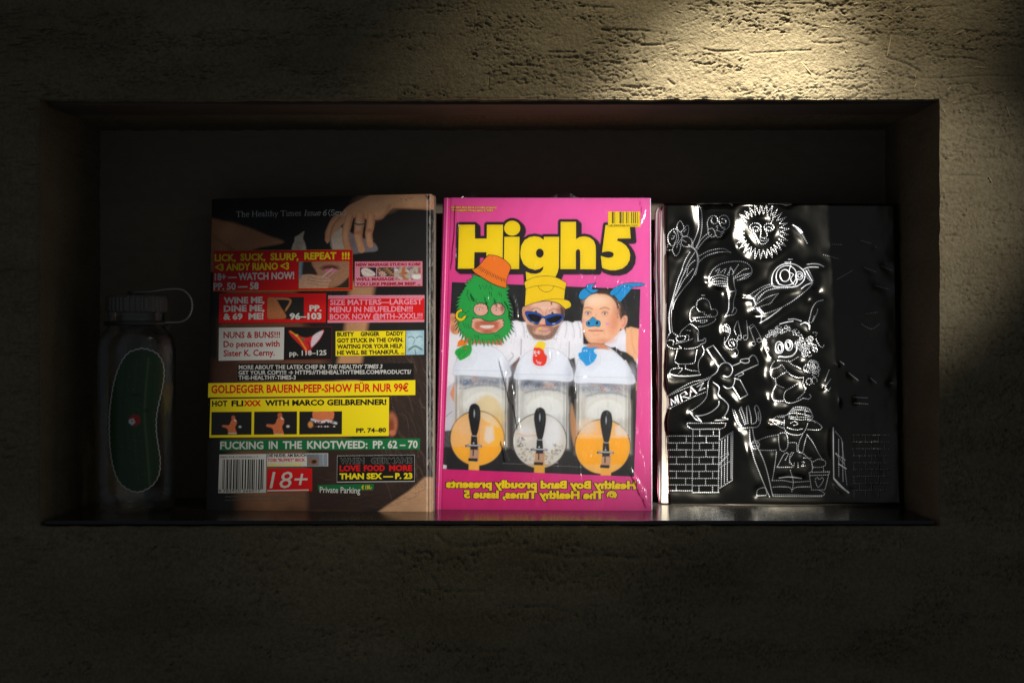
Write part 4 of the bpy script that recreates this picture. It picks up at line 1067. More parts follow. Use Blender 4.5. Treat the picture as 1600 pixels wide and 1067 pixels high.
# worn spine crease
for k in range(150):
    y = random.uniform(322, 792); x = np.interp(y, [303, 800], [671.5, 668.5])
    M1.line([(x + random.gauss(0, .5), y), (x + random.gauss(0, .5), y + random.uniform(3, 16))], random.uniform(.6, 1.5), random.choice([(200, 198, 192), (150, 148, 142), (96, 94, 90)]), .5, .7)
    M1.line([(x + random.uniform(3, 7.5), y), (x + random.uniform(3, 7.5), y + random.uniform(3, 18))], random.uniform(.5, 1.6), random.choice([(120, 118, 114), (80, 78, 74), (170, 168, 160)]), .6, .45)
M1.line(smooth(np.array([(678.4, 318), (677.8, 500), (676, 796)])), 1.1, (205, 200, 192), .5, .9)
M1.poly([(673, 303), (679, 306), (679, 327), (671, 325)], (236, 176, 138), 1)
for k in range(24):
    x = random.uniform(668, 677); y = random.uniform(303, 330) if random.random() < .5 else random.uniform(770, 800)
    M1.line([(x, y), (x + random.uniform(-1.5, 1.5), y + random.uniform(1, 5))], .8, (236, 226, 210), .5, .8)
M1.poly([(668, 745), (676.5, 745), (676, 801), (668, 801)], (220, 180, 146), 1, .8)
M1.a = M1.a * np.array([.74, .66, .58]) + np.array([.0035, .0035, .0035])
M1.a *= (1 + .22 * (fbm(*np.meshgrid(np.arange(M1.w) / 46, np.arange(M1.h) / 38), 4, 15) - .5) * 2)[..., None]
M1.grain(0.10, 2.0, 2.0, 4)
def mag_curve(P):
    d = 676.8 - P[:, 0]
    g = -0.0040 * np.clip(1 - d / 7.0, 0, 1) ** 2 - 0.0009 * np.exp(-((d - 8.2) / 1.2) ** 2)
    g -= 0.0030 * np.clip((352 - P[:, 0]) / 32, 0, 1) ** 2
    g += 0.0007 * (fbm(P[:, 0] / 90, P[:, 1] / 90, 2, 77) - .5)
    return P1.n * g[:, None]
M_mag = mat_print("satin_magazine_cover", 0.42, 0.15)
picture("cover_sheet", P1, q1, M1, 0.0, M_mag, mag, 1.0, mag_curve)
MT = 0.017
pg = P1.at(np.array([(332, 312.5), (674, 305), (672.5, 798), (323, 795)], float), -0.0042)[[3, 2, 1, 0]]
slab("page_block", np.vstack([pg, pg - P1.n * (MT - 0.005)]), M_paper, mag)
bk = P1.at(np.array([(331, 311), (676, 303.6), (674.5, 799.4), (321, 796.5)], float), -MT + 0.0008)[[3, 2, 1, 0]]
slab("back_cover", np.vstack([bk, bk - P1.n * 0.0005]), mat_simple("dark_cover_stock", (44, 38, 34), 0.5), mag)
eB, eT = P1.at([(676.4, 799.4)], 0)[0], P1.at([(678.4, 303.2)], 0)[0]
u1 = P1.U / np.linalg.norm(P1.U)
mesh("spine", [p + o_ for o_ in (-P1.n * .0036 - u1 * .0004, -P1.n * .006 + u1 * .0004, -P1.n * .012 + u1 * .0004, -P1.n * (MT)) for p in (eB, eT)],
     [(2 * i, 2 * i + 1, 2 * i + 3, 2 * i + 2) for i in range(3)], mat_simple("scuffed_spine", (120, 112, 100), 0.6, noise=.5, scale=200), mag)

WHT = INK((212, 211, 204)); RED = INK((218, 20, 22)); YEL = INK((250, 226, 20)); PNK = INK((240, 150, 170)); BK = INK((24, 22, 20)); GRN = INK((20, 112, 60)); DRED = INK((176, 24, 30)); GRY = INK((120, 118, 112)); ORG = INK((230, 150, 40))
BH = 0.00030
BANNERS = []
def banner(F, q, mat, border=None, bw=0.8):
    L_ = Letters(P1, BH); L_.quad(F(*q)); b = L_.build("headline_banner", mat, mag); BANNERS.append(b)
    if border is not None:
        e = Letters(P1, BH + LAY); p = F(*q); e.ribbon(np.vstack([p, p[:2]]), bw); o = e.build("banner_border", border, b); o.location = (0, 0, 0)
    return b
def letters(b, mat, F, rows, off=.022, ital=0.0, h=BH + LAY):
    L_ = Letters(P1, h)
    for txt, x0, x1, y0, y1, cap in rows: L_.add(F, txt, x0, x1, y0, y1, cap, off + (.014 if off > 0 else 0), ital)
    o = L_.build("lettering", mat, b); o.location = (0, 0, 0); return o
def thumb(b, F, q, draw, base):
    p = F(*q); lo = p.min(0) - 2; hi = p.max(0) + 2
    T = Paint(lo[0], lo[1], hi[0], hi[1], base, 4); draw(T, F)
    T.grain(.22, 1.6, 1.6, 3)
    o = picture("thumbnail_picture", P1, p, T, BH + 1.6 * LAY, M_print, b, 0.7); o.location = (0, 0, 0); return o
# 1
b = banner(F1, [(100, 418), (990, 412), (990, 672), (95, 678)], RED, ORG, .7)
letters(b, YEL, F1, [("LICK,", 105, 240, 485, 484, 42), ("SUCK,", 270, 430, 481, 480, 42), ("SLURP,", 462, 642, 478, 477, 42), ("REPEAT", 680, 885, 474, 472, 42), ("!!!", 920, 970, 472, 472, 42), ("<3 ANDY RIANO <3", 108, 582, 546, 537, 42)])
letters(b, WHT, F1, [("18+ \u2014 WATCH NOW!", 105, 615, 608, 598, 42), ("PP. 50 \u2014 58", 97, 387, 669, 664, 42)])
def th(T, F):
    T.poly(smooth(F((740, 480), (980, 480), (980, 560), (900, 640), (800, 650), (760, 560)), True), (178, 128, 96), 1.5)
    T.poly(smooth(F((640, 590), (700, 570), (780, 580), (850, 600), (840, 625), (800, 680), (640, 680)), True), (206, 158, 126), .8)
    T.ell(*F((845, 530))[0], 14, 5, (110, 52, 44), 1.5); T.ell(*F((850, 545))[0], 11, 3, (206, 128, 132), 1)
    T.line(F((790, 590), (860, 535)), 2.2, (226, 170, 176), .6); T.line(F((820, 600), (880, 545)), 1.8, (216, 150, 160), .6)
    for y in (600, 620, 640): T.line(smooth(F((700, y - 15), (780, y), (845, y + 2))), .7, (140, 92, 66), .5)
    T.poly(F((640, 480), (670, 480), (660, 600), (640, 600)), (120, 150, 160), 2)
thumb(b, F1, [(646, 490), (966, 487), (965, 656), (644, 659)], th, (54, 40, 32))
e = Letters(P1, BH + 2.2 * LAY); p = F1((645, 489), (967, 486), (966, 657), (643, 660)); e.ribbon(np.vstack([p, p[:2]]), .6); o = e.build("picture_frame_line", ORG, b); o.location = (0, 0, 0)
# 2
b = banner(F1, [(1003, 487), (1437, 485), (1437, 645), (1002, 648)], PNK, RED, .8)
letters(b, DRED, F1, [("NEW MASSAGE STUDIO KOBE", 1010, 1425, 517, 513, 17), ("WE'LL MASSAGE", 1010, 1255, 610, 608, 17), ("YOU LIKE PREMIUM BEEF ...", 1010, 1425, 641, 637, 17)], .03)
def t1(T, F): T.poly(smooth(F((1045, 540), (1080, 530), (1130, 560), (1125, 580), (1060, 580)), True), (232, 214, 200), .6); T.line(F((1070, 545), (1120, 568)), .6, (150, 110, 90), .4)
def t2(T, F):
    T.poly(smooth(F((1155, 560), (1190, 550), (1205, 575), (1170, 585)), True), (236, 190, 190), .6)
    for k in range(26): T.ell(*F((1150 + k * 4, 530 + (k * 37) % 50))[0], 1.6, 1.2, [(200, 150, 90), (60, 70, 60), (170, 110, 70)][k % 3], .6)
def t3(T, F):
    for k in range(60): T.ell(*F((1262 + (k * 53) % 165, 525 + (k * 29) % 80))[0], 3, 1.8, [(200, 130, 80), (230, 226, 220), (90, 120, 150), (170, 90, 50)][k % 4], 1)
    T.line(smooth(F((1320, 525), (1310, 570), (1330, 605))), 5, (190, 110, 60), 1); T.ell(*F((1400, 585))[0], 8, 4, (238, 232, 224), 1)
thumb(b, F1, [(1038, 527), (1140, 526), (1140, 584), (1038, 585)], t1, (40, 40, 44)); thumb(b, F1, [(1147, 526), (1254, 525), (1254, 583), (1147, 584)], t2, (90, 76, 60)); thumb(b, F1, [(1260, 523), (1426, 521), (1426, 604), (1260, 606)], t3, (190, 170, 150))
# 3
b = banner(F1, [(135, 693), (820, 690), (818, 878), (130, 882)], RED, DRED, .6)
letters(b, WHT, F1, [("WINE ME,", 163, 424, 756, 752, 37), ("DINE ME,", 163, 424, 808, 804, 37), ("& 69  ME!", 160, 418, 859, 856, 37)], .028)
letters(b, WHT, F1, [("PP.", 712, 790, 805, 804, 35), ("96\u2013103", 585, 790, 858, 856, 37)], .03, h=BH + 3 * LAY)
def th(T, F):
    T.poly(smooth(F((445, 720), (490, 720), (530, 780), (560, 850), (445, 855)), True), (180, 110, 66), .8)
    T.line(smooth(F((500, 725), (590, 735), (560, 800))), 3, (190, 124, 80), .7); T.line(F((520, 760), (560, 800)), 1, (40, 26, 20), .6)
thumb(b, F1, [(443, 717), (677, 715), (677, 854), (441, 856)], th, (38, 34, 28))
# 4
b = banner(F1, [(832, 705), (1450, 703), (1448, 875), (828, 880)], PNK)
e = Letters(P1, BH + LAY); e.quad(F1((831, 725), (1449, 722), (1448, 860), (829, 864))); e.ribbon(F1((832, 715), (1449, 712)), .5); e.ribbon(F1((829, 871), (1448, 867)), .5); o = e.build("red_panel", RED, b); o.location = (0, 0, 0)
letters(b, PNK, F1, [("SIZE MATTERS\u2014LARGEST", 845, 1435, 766, 761, 33), ("MENU IN NEUFELDEN!!!", 843, 1375, 812, 808, 33), ("BOOK NOW @MTH\u2013XXXL!!!", 843, 1437, 858, 852, 33)], .012, h=BH + 2 * LAY)
# 5
b = banner(F1, [(132, 912), (552, 908), (548, 1116), (130, 1123)], WHT)
letters(b, DRED, F1, [("NUNS & BUNS!!!", 162, 524, 977, 975, 38), ("Do penance with", 162, 522, 1035, 1031, 37), ("Sister K. Cerny.", 162, 490, 1094, 1089, 38)], .008)
b = banner(F1, [(552, 908), (856, 906), (852, 1113), (548, 1117)], BK, DRED, .4)
e = Letters(P1, BH + 2 * LAY)
def th(T, F):
    T.poly(smooth(F((580, 930), (640, 960), (690, 975), (740, 960), (805, 925), (780, 985), (730, 1040), (700, 1080), (660, 1030), (600, 970)), True), (200, 40, 40), .6)
    T.poly(smooth(F((735, 965), (800, 930), (775, 985), (725, 1035)), True), (216, 196, 206), .8); T.line(smooth(F((590, 935), (640, 975), (690, 1050))), 2, (236, 150, 30), .7)
    T.ell(*F((670, 985))[0], 3, 2, (60, 110, 60), .6); T.ell(*F((630, 960))[0], 2.5, 1.5, (226, 180, 60), .6); T.line(smooth(F((700, 1000), (715, 1030), (705, 1070))), 1, (60, 10, 14), .5)
thumb(b, F1, [(560, 914), (848, 912), (845, 1100), (556, 1104)], th, (24, 22, 20))
letters(b, WHT, F1, [("pp. 118\u2013125", 584, 822, 1090, 1086, 30)], .01, h=BH + 3 * LAY)
# 6
b = banner(F1, [(880, 935), (1328, 930), (1325, 1086), (880, 1093)], YEL)
letters(b, BK, F1, [("BUSTY", 890, 1000, 966, 965, 25), ("GINGER", 1040, 1162, 964, 963, 25), ("DADDY", 1205, 1316, 962, 961, 25), ("GOT STUCK IN THE OVEN.", 890, 1315, 1006, 1001, 25),
                    ("WAITING FOR YOUR HELP.", 890, 1313, 1045, 1040, 25), ("HE WILL BE THANKFUL ...", 890, 1322, 1084, 1078, 25)], .024)
def th(T, F):
    T.ell(*F((1388, 1000))[0], 12, 16, (176, 206, 216), 3); T.line(smooth(F((1345, 975), (1365, 968), (1382, 978))), 1.2, (70, 96, 110), .7); T.line(smooth(F((1398, 978), (1416, 966), (1436, 972))), 1.2, (70, 96, 110), .7)
    T.line(F((1388, 985), (1378, 1020)), 1, (110, 140, 150), .8); T.line(smooth(F((1350, 1052), (1390, 1030), (1430, 1050))), 2.4, (80, 100, 96), 1.2); T.line(F((1388, 1050), (1395, 1085)), 1, (60, 60, 50), .6)
thumb(b, F1, [(1332, 930), (1447, 928), (1447, 1084), (1330, 1086)], th, (150, 184, 200))
# 7
b = banner(F2, [(245, 112), (1330, 108), (1330, 208), (243, 215)], BK)
letters(b, WHT, F2, [("MORE ABOUT THE LATEX CHEF IN", 250, 782, 146, 143, 24), ("GET YOUR COPY!!! \u2192 HTTPS://THEHEALTHYTIMES.COM/PRODUCTS/", 248, 1315, 179, 174, 24), ("THE-HEALTHY-TIMES-3", 248, 602, 210, 208, 24)], .008)
letters(b, WHT, F2, [("THE HEALTHY TIMES 3", 795, 1134, 143, 141, 24)], .008, .22)
# 8
b = banner(F2, [(62, 232), (1340, 213), (1340, 305), (60, 320)], YEL)
letters(b, RED, F2, [("GOLDEGGER BAUERN-PEEP-SHOW F\u00dcR NUR 99\u20ac", 80, 1298, 293, 282, 47)], .014)
# 9
b = banner(F2, [(75, 330), (1178, 318), (1176, 557), (68, 568)], YEL)
letters(b, BK, F2, [("HOT", 85, 180, 374, 373, 32), ("FLI", 205, 278, 373, 372, 32), ("WITH MARCO GEILBRENNER!", 412, 1162, 370, 364, 32), ("PP. 74\u201380", 975, 1160, 536, 533, 25)], .026)
letters(b, RED, F2, [("XXX", 280, 388, 372, 371, 32)], .028)
def nude(cx, cy, s):
    def th(T, F):
        c = (206, 110, 66)
        q = F((cx, cy))[0]
        T.poly(smooth(q + np.array([(-4, 14), (-7, 6), (-15, 3), (-14, 0), (-4, 0), (0, -8), (6, -10), (9, -3), (6, 4), (8, 14)]) * s, True, 4), c, .6)
        T.ell(q[0] + 3 * s, q[1] - 12 * s, 3.2 * s, 3.6 * s, (190, 96, 60), .6); T.poly(q + np.array([(4, -10), (9, -6), (5, -7)]) * s, (236, 232, 226), .4)
        T.ell(q[0] + 14 * s, q[1] + 3 * s, 2.2 * s, 1.6 * s, (206, 206, 210), .7); T.line([q + (-5 * s, 14 * s), q + (8 * s, 14 * s)], 1.4, (220, 214, 206), .6)
    return th
def plate(T, F):
    q = F((772, 440))[0]
    T.poly(smooth(q + np.array([(-14, -10), (14, -10), (16, 2), (10, 6), (-10, 6), (-16, 2)]), True, 4), (210, 116, 72), .6)
    T.line(smooth(q + np.array([(-18, 4), (-4, 8), (6, 6), (20, 10)])), 3.4, (206, 200, 204), 1)
    for k in range(30): T.ell(q[0] - 16 + (k * 13) % 34, q[1] + 8 + (k * 7) % 14, 1.4, .9, [(120, 60, 60), (230, 226, 222), (60, 44, 44)][k % 3], .5)
    T.ell(q[0] - 20, q[1] + 12, 4, 5, (206, 140, 80), 1)
thumb(b, F2, [(82, 410), (330, 408), (328, 549), (80, 552)], nude(205, 490, .95), (30, 27, 25))
thumb(b, F2, [(346, 408), (610, 406), (609, 547), (344, 549)], nude(490, 485, 1.15), (30, 27, 25))
thumb(b, F2, [(625, 407), (888, 405), (887, 546), (624, 548)], plate, (30, 27, 25))
# 10
b = banner(F2, [(135, 582), (1370, 572), (1368, 640), (130, 648)], GRN)
letters(b, WHT, F2, [("FUCKING", 135, 402, 638, 637, 44), ("IN", 435, 490, 636, 636, 44), ("THE", 522, 640, 636, 635, 44), ("KNOTWEED:", 672, 1045, 635, 633, 44), ("PP. 62 \u2013 70", 1078, 1355, 633, 631, 44)], .016)
# 11 barcode
b = banner(F2, [(130, 672), (420, 668), (418, 908), (122, 910)], WHT); b.name = "barcode_panel"
e = Letters(P1, BH + LAY); x = 150
rb = random.Random(3)
while x < 402:
    w = rb.choice([3, 3, 5, 8]); e.quad(F2((x + 2, 702), (x + w + 2, 702), (x + w - 2, 886), (x - 2, 886))); x += w + rb.choice([3, 4, 6, 9])
o = e.build("barcode_bars", BK, b); o.location = (0, 0, 0)
letters(b, BK, F2, [("9 783950 566017", 124, 384, 905, 903, 17), ("ISBN 978-3-9505660-1-7", 136, 370, 692, 690, 9)], .0)
# 12
b = banner(F2, [(424, 665), (802, 663), (802, 745), (424, 747)], WHT, GRY, .4)
letters(b, BK, F2, [("DIE NUDEL AM BAUCH", 428, 668, 687, 685, 18)], .014); letters(b, RED, F2, [('TOBI "BUFFET" BECK', 428, 660, 715, 713, 17)], .014); letters(b, YEL, F2, [("SPEZIAL-POSTER!!!", 430, 636, 742, 740, 15)], .014)
def th(T, F): T.ell(*F((710, 715))[0], 8, 5, (150, 100, 70), 1.5); T.ell(*F((715, 716))[0], 4, 3, (40, 32, 30), 1); T.poly(F((745, 670), (798, 670), (798, 742), (745, 742)), (130, 140, 150), 1); T.line(F((770, 670), (772, 742)), .5, (190, 196, 200), .4)
thumb(b, F2, [(672, 669), (798, 668), (798, 742), (672, 743)], th, (110, 116, 120))
# 13
b = banner(F2, [(428, 760), (703, 757), (703, 898), (424, 903)], RED)
letters(b, WHT, F2, [("18+", 440, 664, 880, 876, 100)], .0, .2); e = Letters(P1, BH + LAY); e.quad(F2((425, 891), (682, 887), (682, 895), (425, 899))); o = e.build("underline", WHT, b); o.location = (0, 0, 0)
# 14
b = banner(F2, [(858, 680), (1335, 675), (1335, 837), (856, 842)], BK, WHT, 1.1)
letters(b, GRY, F2, [("WHEN", 875, 1025, 728, 727, 33), ("GERMANS", 1065, 1322, 727, 725, 33)], .045); letters(b, BK, F2, [("WHEN", 878, 1022, 727, 726, 31), ("GERMANS", 1068, 1319, 726, 724, 31)], .008, h=BH + 2 * LAY)
letters(b, RED, F2, [("LOVE", 872, 1000, 774, 773, 33), ("FOOD", 1022, 1152, 773, 772, 33), ("MORE", 1178, 1320, 772, 771, 33)], .03); letters(b, YEL, F2, [("THAN SEX \u2014 P. 23", 872, 1322, 823, 820, 33)], .03)
# 15
b = banner(F2, [(738, 860), (1085, 853), (1083, 888), (1000, 893), (738, 893)], GRN)
letters(b, WHT, F2, [("Private Parking", 750, 1000, 907, 911, 36)], .004, h=BH + 2 * LAY); letters(b, YEL, F2, [("\u20ac 150,-", 1008, 1072, 886, 884, 22)], .01)
letters(b, GRY, F2, [("nur mit Parkschein", 1004, 1078, 897, 895, 8)], 0)
# 16 imprint
L_ = Letters(P1, BH); L_.add(F2, "\u00d6sterreichisches Koch/innen-Magazin. Ausgabe 6, 2025 \u2013 ab 18 Jahren", 165, 667, 936, 933, 10, .0); L_.add(F2, "Austrian Chefs' Magazine, Issue 6 (Sex), 2025 \u2013 Ages 18+", 165, 567, 957, 954, 10, .0)
L_.build("imprint_lettering", GRY, mag)

# serif masthead drawn glyph by glyph (thin/thick pen strokes with serifs)
GL = {  # stroke lists in a box: x 0..w, y 0 (base) .. 1 (cap); (points, weight)
 'T': (.85, [([(.05, 1), (.8, 1)], .05), ([(.42, 1), (.42, 0)], .12), ([(.28, 0), (.56, 0)], .05), ([(.05, 1), (.05, .84)], .05), ([(.8, 1), (.8, .84)], .05)]),
 'H': (1.0, [([(.2, 1), (.2, 0)], .12), ([(.8, 1), (.8, 0)], .12), ([(.2, .52), (.8, .52)], .05), ([(.06, 1), (.34, 1)], .05), ([(.06, 0), (.34, 0)], .05), ([(.66, 1), (.94, 1)], .05), ([(.66, 0), (.94, 0)], .05)]),
 'h': (.68, [([(.15, 1.05), (.15, 0)], .1), ([(.03, 1.05), (.15, 1.05)], .05), ([(.15, .5), (.3, .66), (.45, .62), (.5, .45), (.5, 0)], .09), ([(.03, 0), (.27, 0)], .05), ([(.4, 0), (.62, 0)], .05)]),
 'e': (.56, [([(.08, .38), (.48, .42), (.46, .6), (.3, .68), (.12, .58), (.05, .34), (.12, .1), (.3, 0), (.48, .1)], .08)]),
 'a': (.56, [([(.08, .55), (.2, .67), (.36, .6), (.38, .4), (.38, .06), (.5, .02)], .09), ([(.38, .42), (.15, .34), (.06, .18), (.14, .02), (.3, .06), (.38, .18)], .07)]),
 'l': (.34, [([(.16, 1.05), (.16, 0)], .1), ([(.04, 1.05), (.16, 1.05)], .05), ([(.04, 0), (.28, 0)], .05)]),
 't': (.4, [([(.16, .9), (.16, .12), (.26, 0), (.36, .06)], .09), ([(.03, .66), (.34, .66)], .05)]),
 'y': (.6, [([(.08, .66), (.3, .05)], .1), ([(.52, .66), (.3, .05), (.18, -.25), (.04, -.28)], .06), ([(.0, .66), (.2, .66)], .05), ([(.42, .66), (.6, .66)], .05)]),
 'i': (.34, [([(.16, .66), (.16, 0)], .1), ([(.04, .66), (.16, .66)], .05), ([(.04, 0), (.28, 0)], .05), ([(.15, .9), (.17, .96)], .12)]),
 'm': (1.0, [([(.14, .66), (.14, 0)], .1), ([(.14, .5), (.28, .66), (.42, .6), (.46, .4), (.46, 0)], .09), ([(.46, .5), (.6, .66), (.74, .6), (.78, .4), (.78, 0)], .09), ([(.04, 0), (.24, 0)], .05), ([(.36, 0), (.56, 0)], .05), ([(.68, 0), (.9, 0)], .05), ([(.04, .66), (.14, .66)], .05)]),
 's': (.46, [([(.38, .52), (.34, .64), (.18, .67), (.08, .54), (.16, .4), (.32, .3), (.4, .14), (.28, 0), (.12, .02), (.06, .16)], .08)]),
 'I': (.42, [([(.2, 1), (.2, 0)], .12), ([(.06, 1), (.34, 1)], .05), ([(.06, 0), (.34, 0)], .05)]),
 'u': (.62, [([(.12, .66), (.12, .2), (.2, .02), (.34, .04), (.46, .2)], .09), ([(.46, .66), (.46, .04), (.56, .02)], .09)]),
 '6': (.6, [([(.5, 1.0), (.28, .86), (.12, .6), (.06, .3), (.14, .06), (.3, -.02), (.46, .08), (.5, .3), (.42, .5), (.26, .56), (.12, .42)], .1)]),
 '(': (.36, [([(.3, 1.1), (.14, .8), (.08, .45), (.14, .1), (.3, -.2)], .08)]), ')': (.36, [([(.06, 1.1), (.22, .8), (.28, .45), (.22, .1), (.06, -.2)], .08)]),
 'S': (.6, [([(.5, .8), (.44, .97), (.26, 1.0), (.1, .86), (.12, .66), (.3, .52), (.48, .38), (.52, .16), (.36, 0), (.16, .02), (.08, .22)], .1)]),
 'x': (.6, [([(.08, .66), (.5, 0)], .1), ([(.5, .66), (.08, 0)], .05), ([(0, .66), (.2, .66)], .05), ([(.4, .66), (.58, .66)], .05), ([(0, 0), (.18, 0)], .05), ([(.4, 0), (.6, 0)], .05)]), ' ': (.32, [])}
def serif(L_, F, txt, x0, x1, y0, y1, cap, ital=0):
    w = sum(GL[c][0] for c in txt); k = (x1 - x0) / w; x = 0
    for c in txt:
        for p, wt in GL[c][1]:
            p = np.array(p, float); 
            if len(p) > 2: p = smooth(p, n=4)
            X = x0 + (x + p[:, 0]) * k + p[:, 1] * cap * ital
            Y = y0 + (X - x0) / (x1 - x0) * (y1 - y0) - p[:, 1] * cap
            L_.ribbon(F(np.stack([X, Y], 1)), max(wt * 1.25, .085) * cap / F_S)
        x += GL[c][0]
F_S = 8.889
L_ = Letters(P1, 2 * LAY)
serif(L_, FM1, "The Healthy Times", 432, 1340, 347, 331, 72)
serif(L_, FM1, "Issue 6", 1375, 1692, 330, 325, 72, .2)
serif(L_, FM1, "(Sex)", 1714, 1962, 326, 322, 72)
L_.build("masthead_lettering", WHT, mag)

# ================================================================ the black foil magazine with stitched relief drawings
P3 = Panel((1028, 788), (1411, 791), (1033, 317), 0.078)
foil = empty("foil_magazine", tuple(P3.bl + P3.U / 2), "black mirror foil magazine embossed with sun, rocket and flowers, right of pink book", "magazine")
G1, G2, G3, G4 = fr(1020, 310, 8.893), fr(1140, 310, 8.893), fr(1020, 420, 8.893), fr(1150, 400, 8.893)
G5, G6, G7, G8, G9, G10 = fr(1110, 490, 8.893), fr(1180, 500, 7.625), fr(1025, 520, 7.619), fr(1025, 650, 7.621), fr(1130, 620, 6.276), fr(1270, 560, 4.64)
LN = []       # (points, weight, dash)
def st(F, *p, c=False, w=1.0, s=True, d=True):
    q = F(*p); q = smooth(q, c, 4) if s else (np.vstack([q, q[:1]]) if c else q)
    if c and s: q = np.vstack([q, q[:1]])
    LN.append((q, w, d))
# daffodils
st(G1, (330, 405), (345, 355), (375, 315), (410, 350), (430, 410), (400, 450), (360, 455), (330, 405)); st(G1, (385, 480), (430, 420), (485, 370), (500, 430), (480, 510), (440, 525), (390, 500)); st(G1, (430, 460), (470, 420))
st(G1, (320, 420), (270, 435), (215, 500), (205, 570), (225, 630), (270, 655), (320, 620), (360, 560), (350, 490), (320, 420), c=False); st(G1, (290, 460), (325, 500), (330, 560), (300, 620)); st(G1, (280, 520), (300, 520), (285, 555), (262, 560))
st(G1, (370, 460), (410, 500), (400, 560), (350, 620)); st(G1, (420, 530), (480, 525), (540, 570), (550, 630), (500, 665), (430, 660), (395, 610), (420, 570)); st(G1, (420, 575), (465, 600))
st(G1, (300, 640), (270, 710), (300, 780), (325, 798), (370, 740), (390, 660), (370, 620)); st(G1, (330, 690), (345, 630)); st(G1, (205, 640), (195, 690), (170, 715), (260, 715))
st(G1, (620, 80), (670, 150), (688, 300), (680, 450), (650, 580), (615, 690)); st(G1, (620, 80), (625, 200), (640, 380), (610, 500), (565, 610), (560, 650))
st(G1, (790, 470), (720, 520), (650, 600), (600, 690)); st(G1, (820, 500), (740, 560), (670, 640), (620, 710)); st(G1, (480, 670), (560, 680), (610, 750), (620, 850), (610, 950), (570, 1067)); st(G1, (500, 640), (580, 690), (630, 790), (632, 900), (600, 1040), (580, 1067))
st(G1, (640, 800), (760, 735), (880, 705), (1000, 702), (1080, 760)); st(G1, (640, 880), (740, 800), (860, 755), (980, 740), (1080, 750))
st(G1, (760, 330), (790, 260), (850, 235), (900, 260), (905, 320), (860, 350), (820, 310), (830, 260)); st(G1, (760, 330), (775, 420), (820, 410), (860, 440), (870, 510), (820, 535), (780, 500), (770, 430)); st(G1, (930, 260), (970, 235), (1030, 245), (1068, 320), (1060, 390), (1020, 430), (970, 410), (940, 350), (925, 290))
st(G1, (970, 280), (1020, 300), (1010, 350), (970, 330)); st(G1, (870, 500), (900, 535), (950, 525), (960, 480), (920, 450), (880, 440)); st(G1, (960, 410), (1000, 400), (990, 450), (960, 460), (990, 470), (940, 500)); st(G1, (880, 400), (905, 370), (900, 430))
st(G3, (415, 0), (350, 150), (300, 320), (240, 540), (220, 700), (240, 890)); st(G3, (470, 0), (400, 130), (350, 260), (300, 380), (262, 540), (255, 700), (270, 880)); st(G3, (560, 0), (440, 140), (360, 280), (305, 390)); st(G3, (600, 0), (540, 130), (420, 280), (310, 440), (275, 560))
st(G1, (520, 740), (450, 860), (380, 1060)); st(G1, (590, 740), (500, 880), (420, 1060)); st(G1, (580, 860), (500, 940), (470, 1067))
# sun
cs = G2((450, 460))[0]
for i in range(29):
    a = 2 * math.pi * i / 29; a2 = 2 * math.pi * (i + .5) / 29; a3 = 2 * math.pi * (i + 1) / 29
    r0, r1 = 28.5, 42.0 + (i % 3)
    f = lambda r, t: cs + np.array([r * math.cos(t), r * math.sin(t)])
    LN.append((np.array([f(r0, a), f(r1, a2), f(r0, a3)]), .95, True))
st(G2, *[tuple(x) for x in ellp(355, 400, 78, 58, 0, 14)], c=True, w=1.2); st(G2, *[tuple(x) for x in ellp(360, 415, 42, 26, 0, 10)], c=True); st(G2, *[tuple(x) for x in ellp(545, 400, 66, 52, 0, 14)], c=True, w=1.2); st(G2, *[tuple(x) for x in ellp(545, 418, 38, 24, 0, 10)], c=True)
st(G2, (435, 440), (430, 490), (425, 530), (470, 545), (520, 525), (510, 470), (480, 430)); st(G2, (410, 560), (450, 545), (490, 560), (545, 565), (500, 620), (440, 630), (400, 590), (410, 560)); st(G2, (420, 580), (480, 590), (530, 575)); st(G2, (560, 360), (600, 290), (600, 220)); st(G2, (330, 470), (380, 560), (400, 620), w=1.6)
# mushroom
GM = fr(1010, 300, 4.104)
st(GM, (402, 545), (425, 500), (480, 460), (560, 445), (630, 450), (670, 480), (675, 520), (640, 550), (580, 565)); st(GM, (402, 545), (410, 580), (470, 600), (520, 600)); st(GM, (410, 550), (470, 530), (520, 545)); st(GM, (415, 575), (470, 570), (520, 575)); st(GM, (430, 590), (480, 585), (520, 590)); st(GM, (560, 555), (620, 530), (665, 520)); st(GM, (565, 545), (620, 500), (660, 490)); st(GM, (550, 530), (575, 490), (590, 465)); st(GM, (520, 530), (545, 490), (560, 520), (540, 480), (530, 540)); st(GM, (470, 520), (510, 490), (500, 520))
st(GM, (522, 545), (520, 600), (525, 640), (530, 700), (525, 760), (500, 800), w=1.2); st(GM, (560, 540), (565, 600), (575, 640), (560, 700), (560, 750)); st(GM, (530, 640), (575, 632)); st(GM, (500, 800), (530, 790), (560, 785), (580, 760), (565, 740), (550, 770)); st(GM, (440, 510), (470, 490), (455, 525)); st(GM, (600, 560), (640, 535), (670, 515)); st(GM, (420, 562), (470, 548), (518, 560))
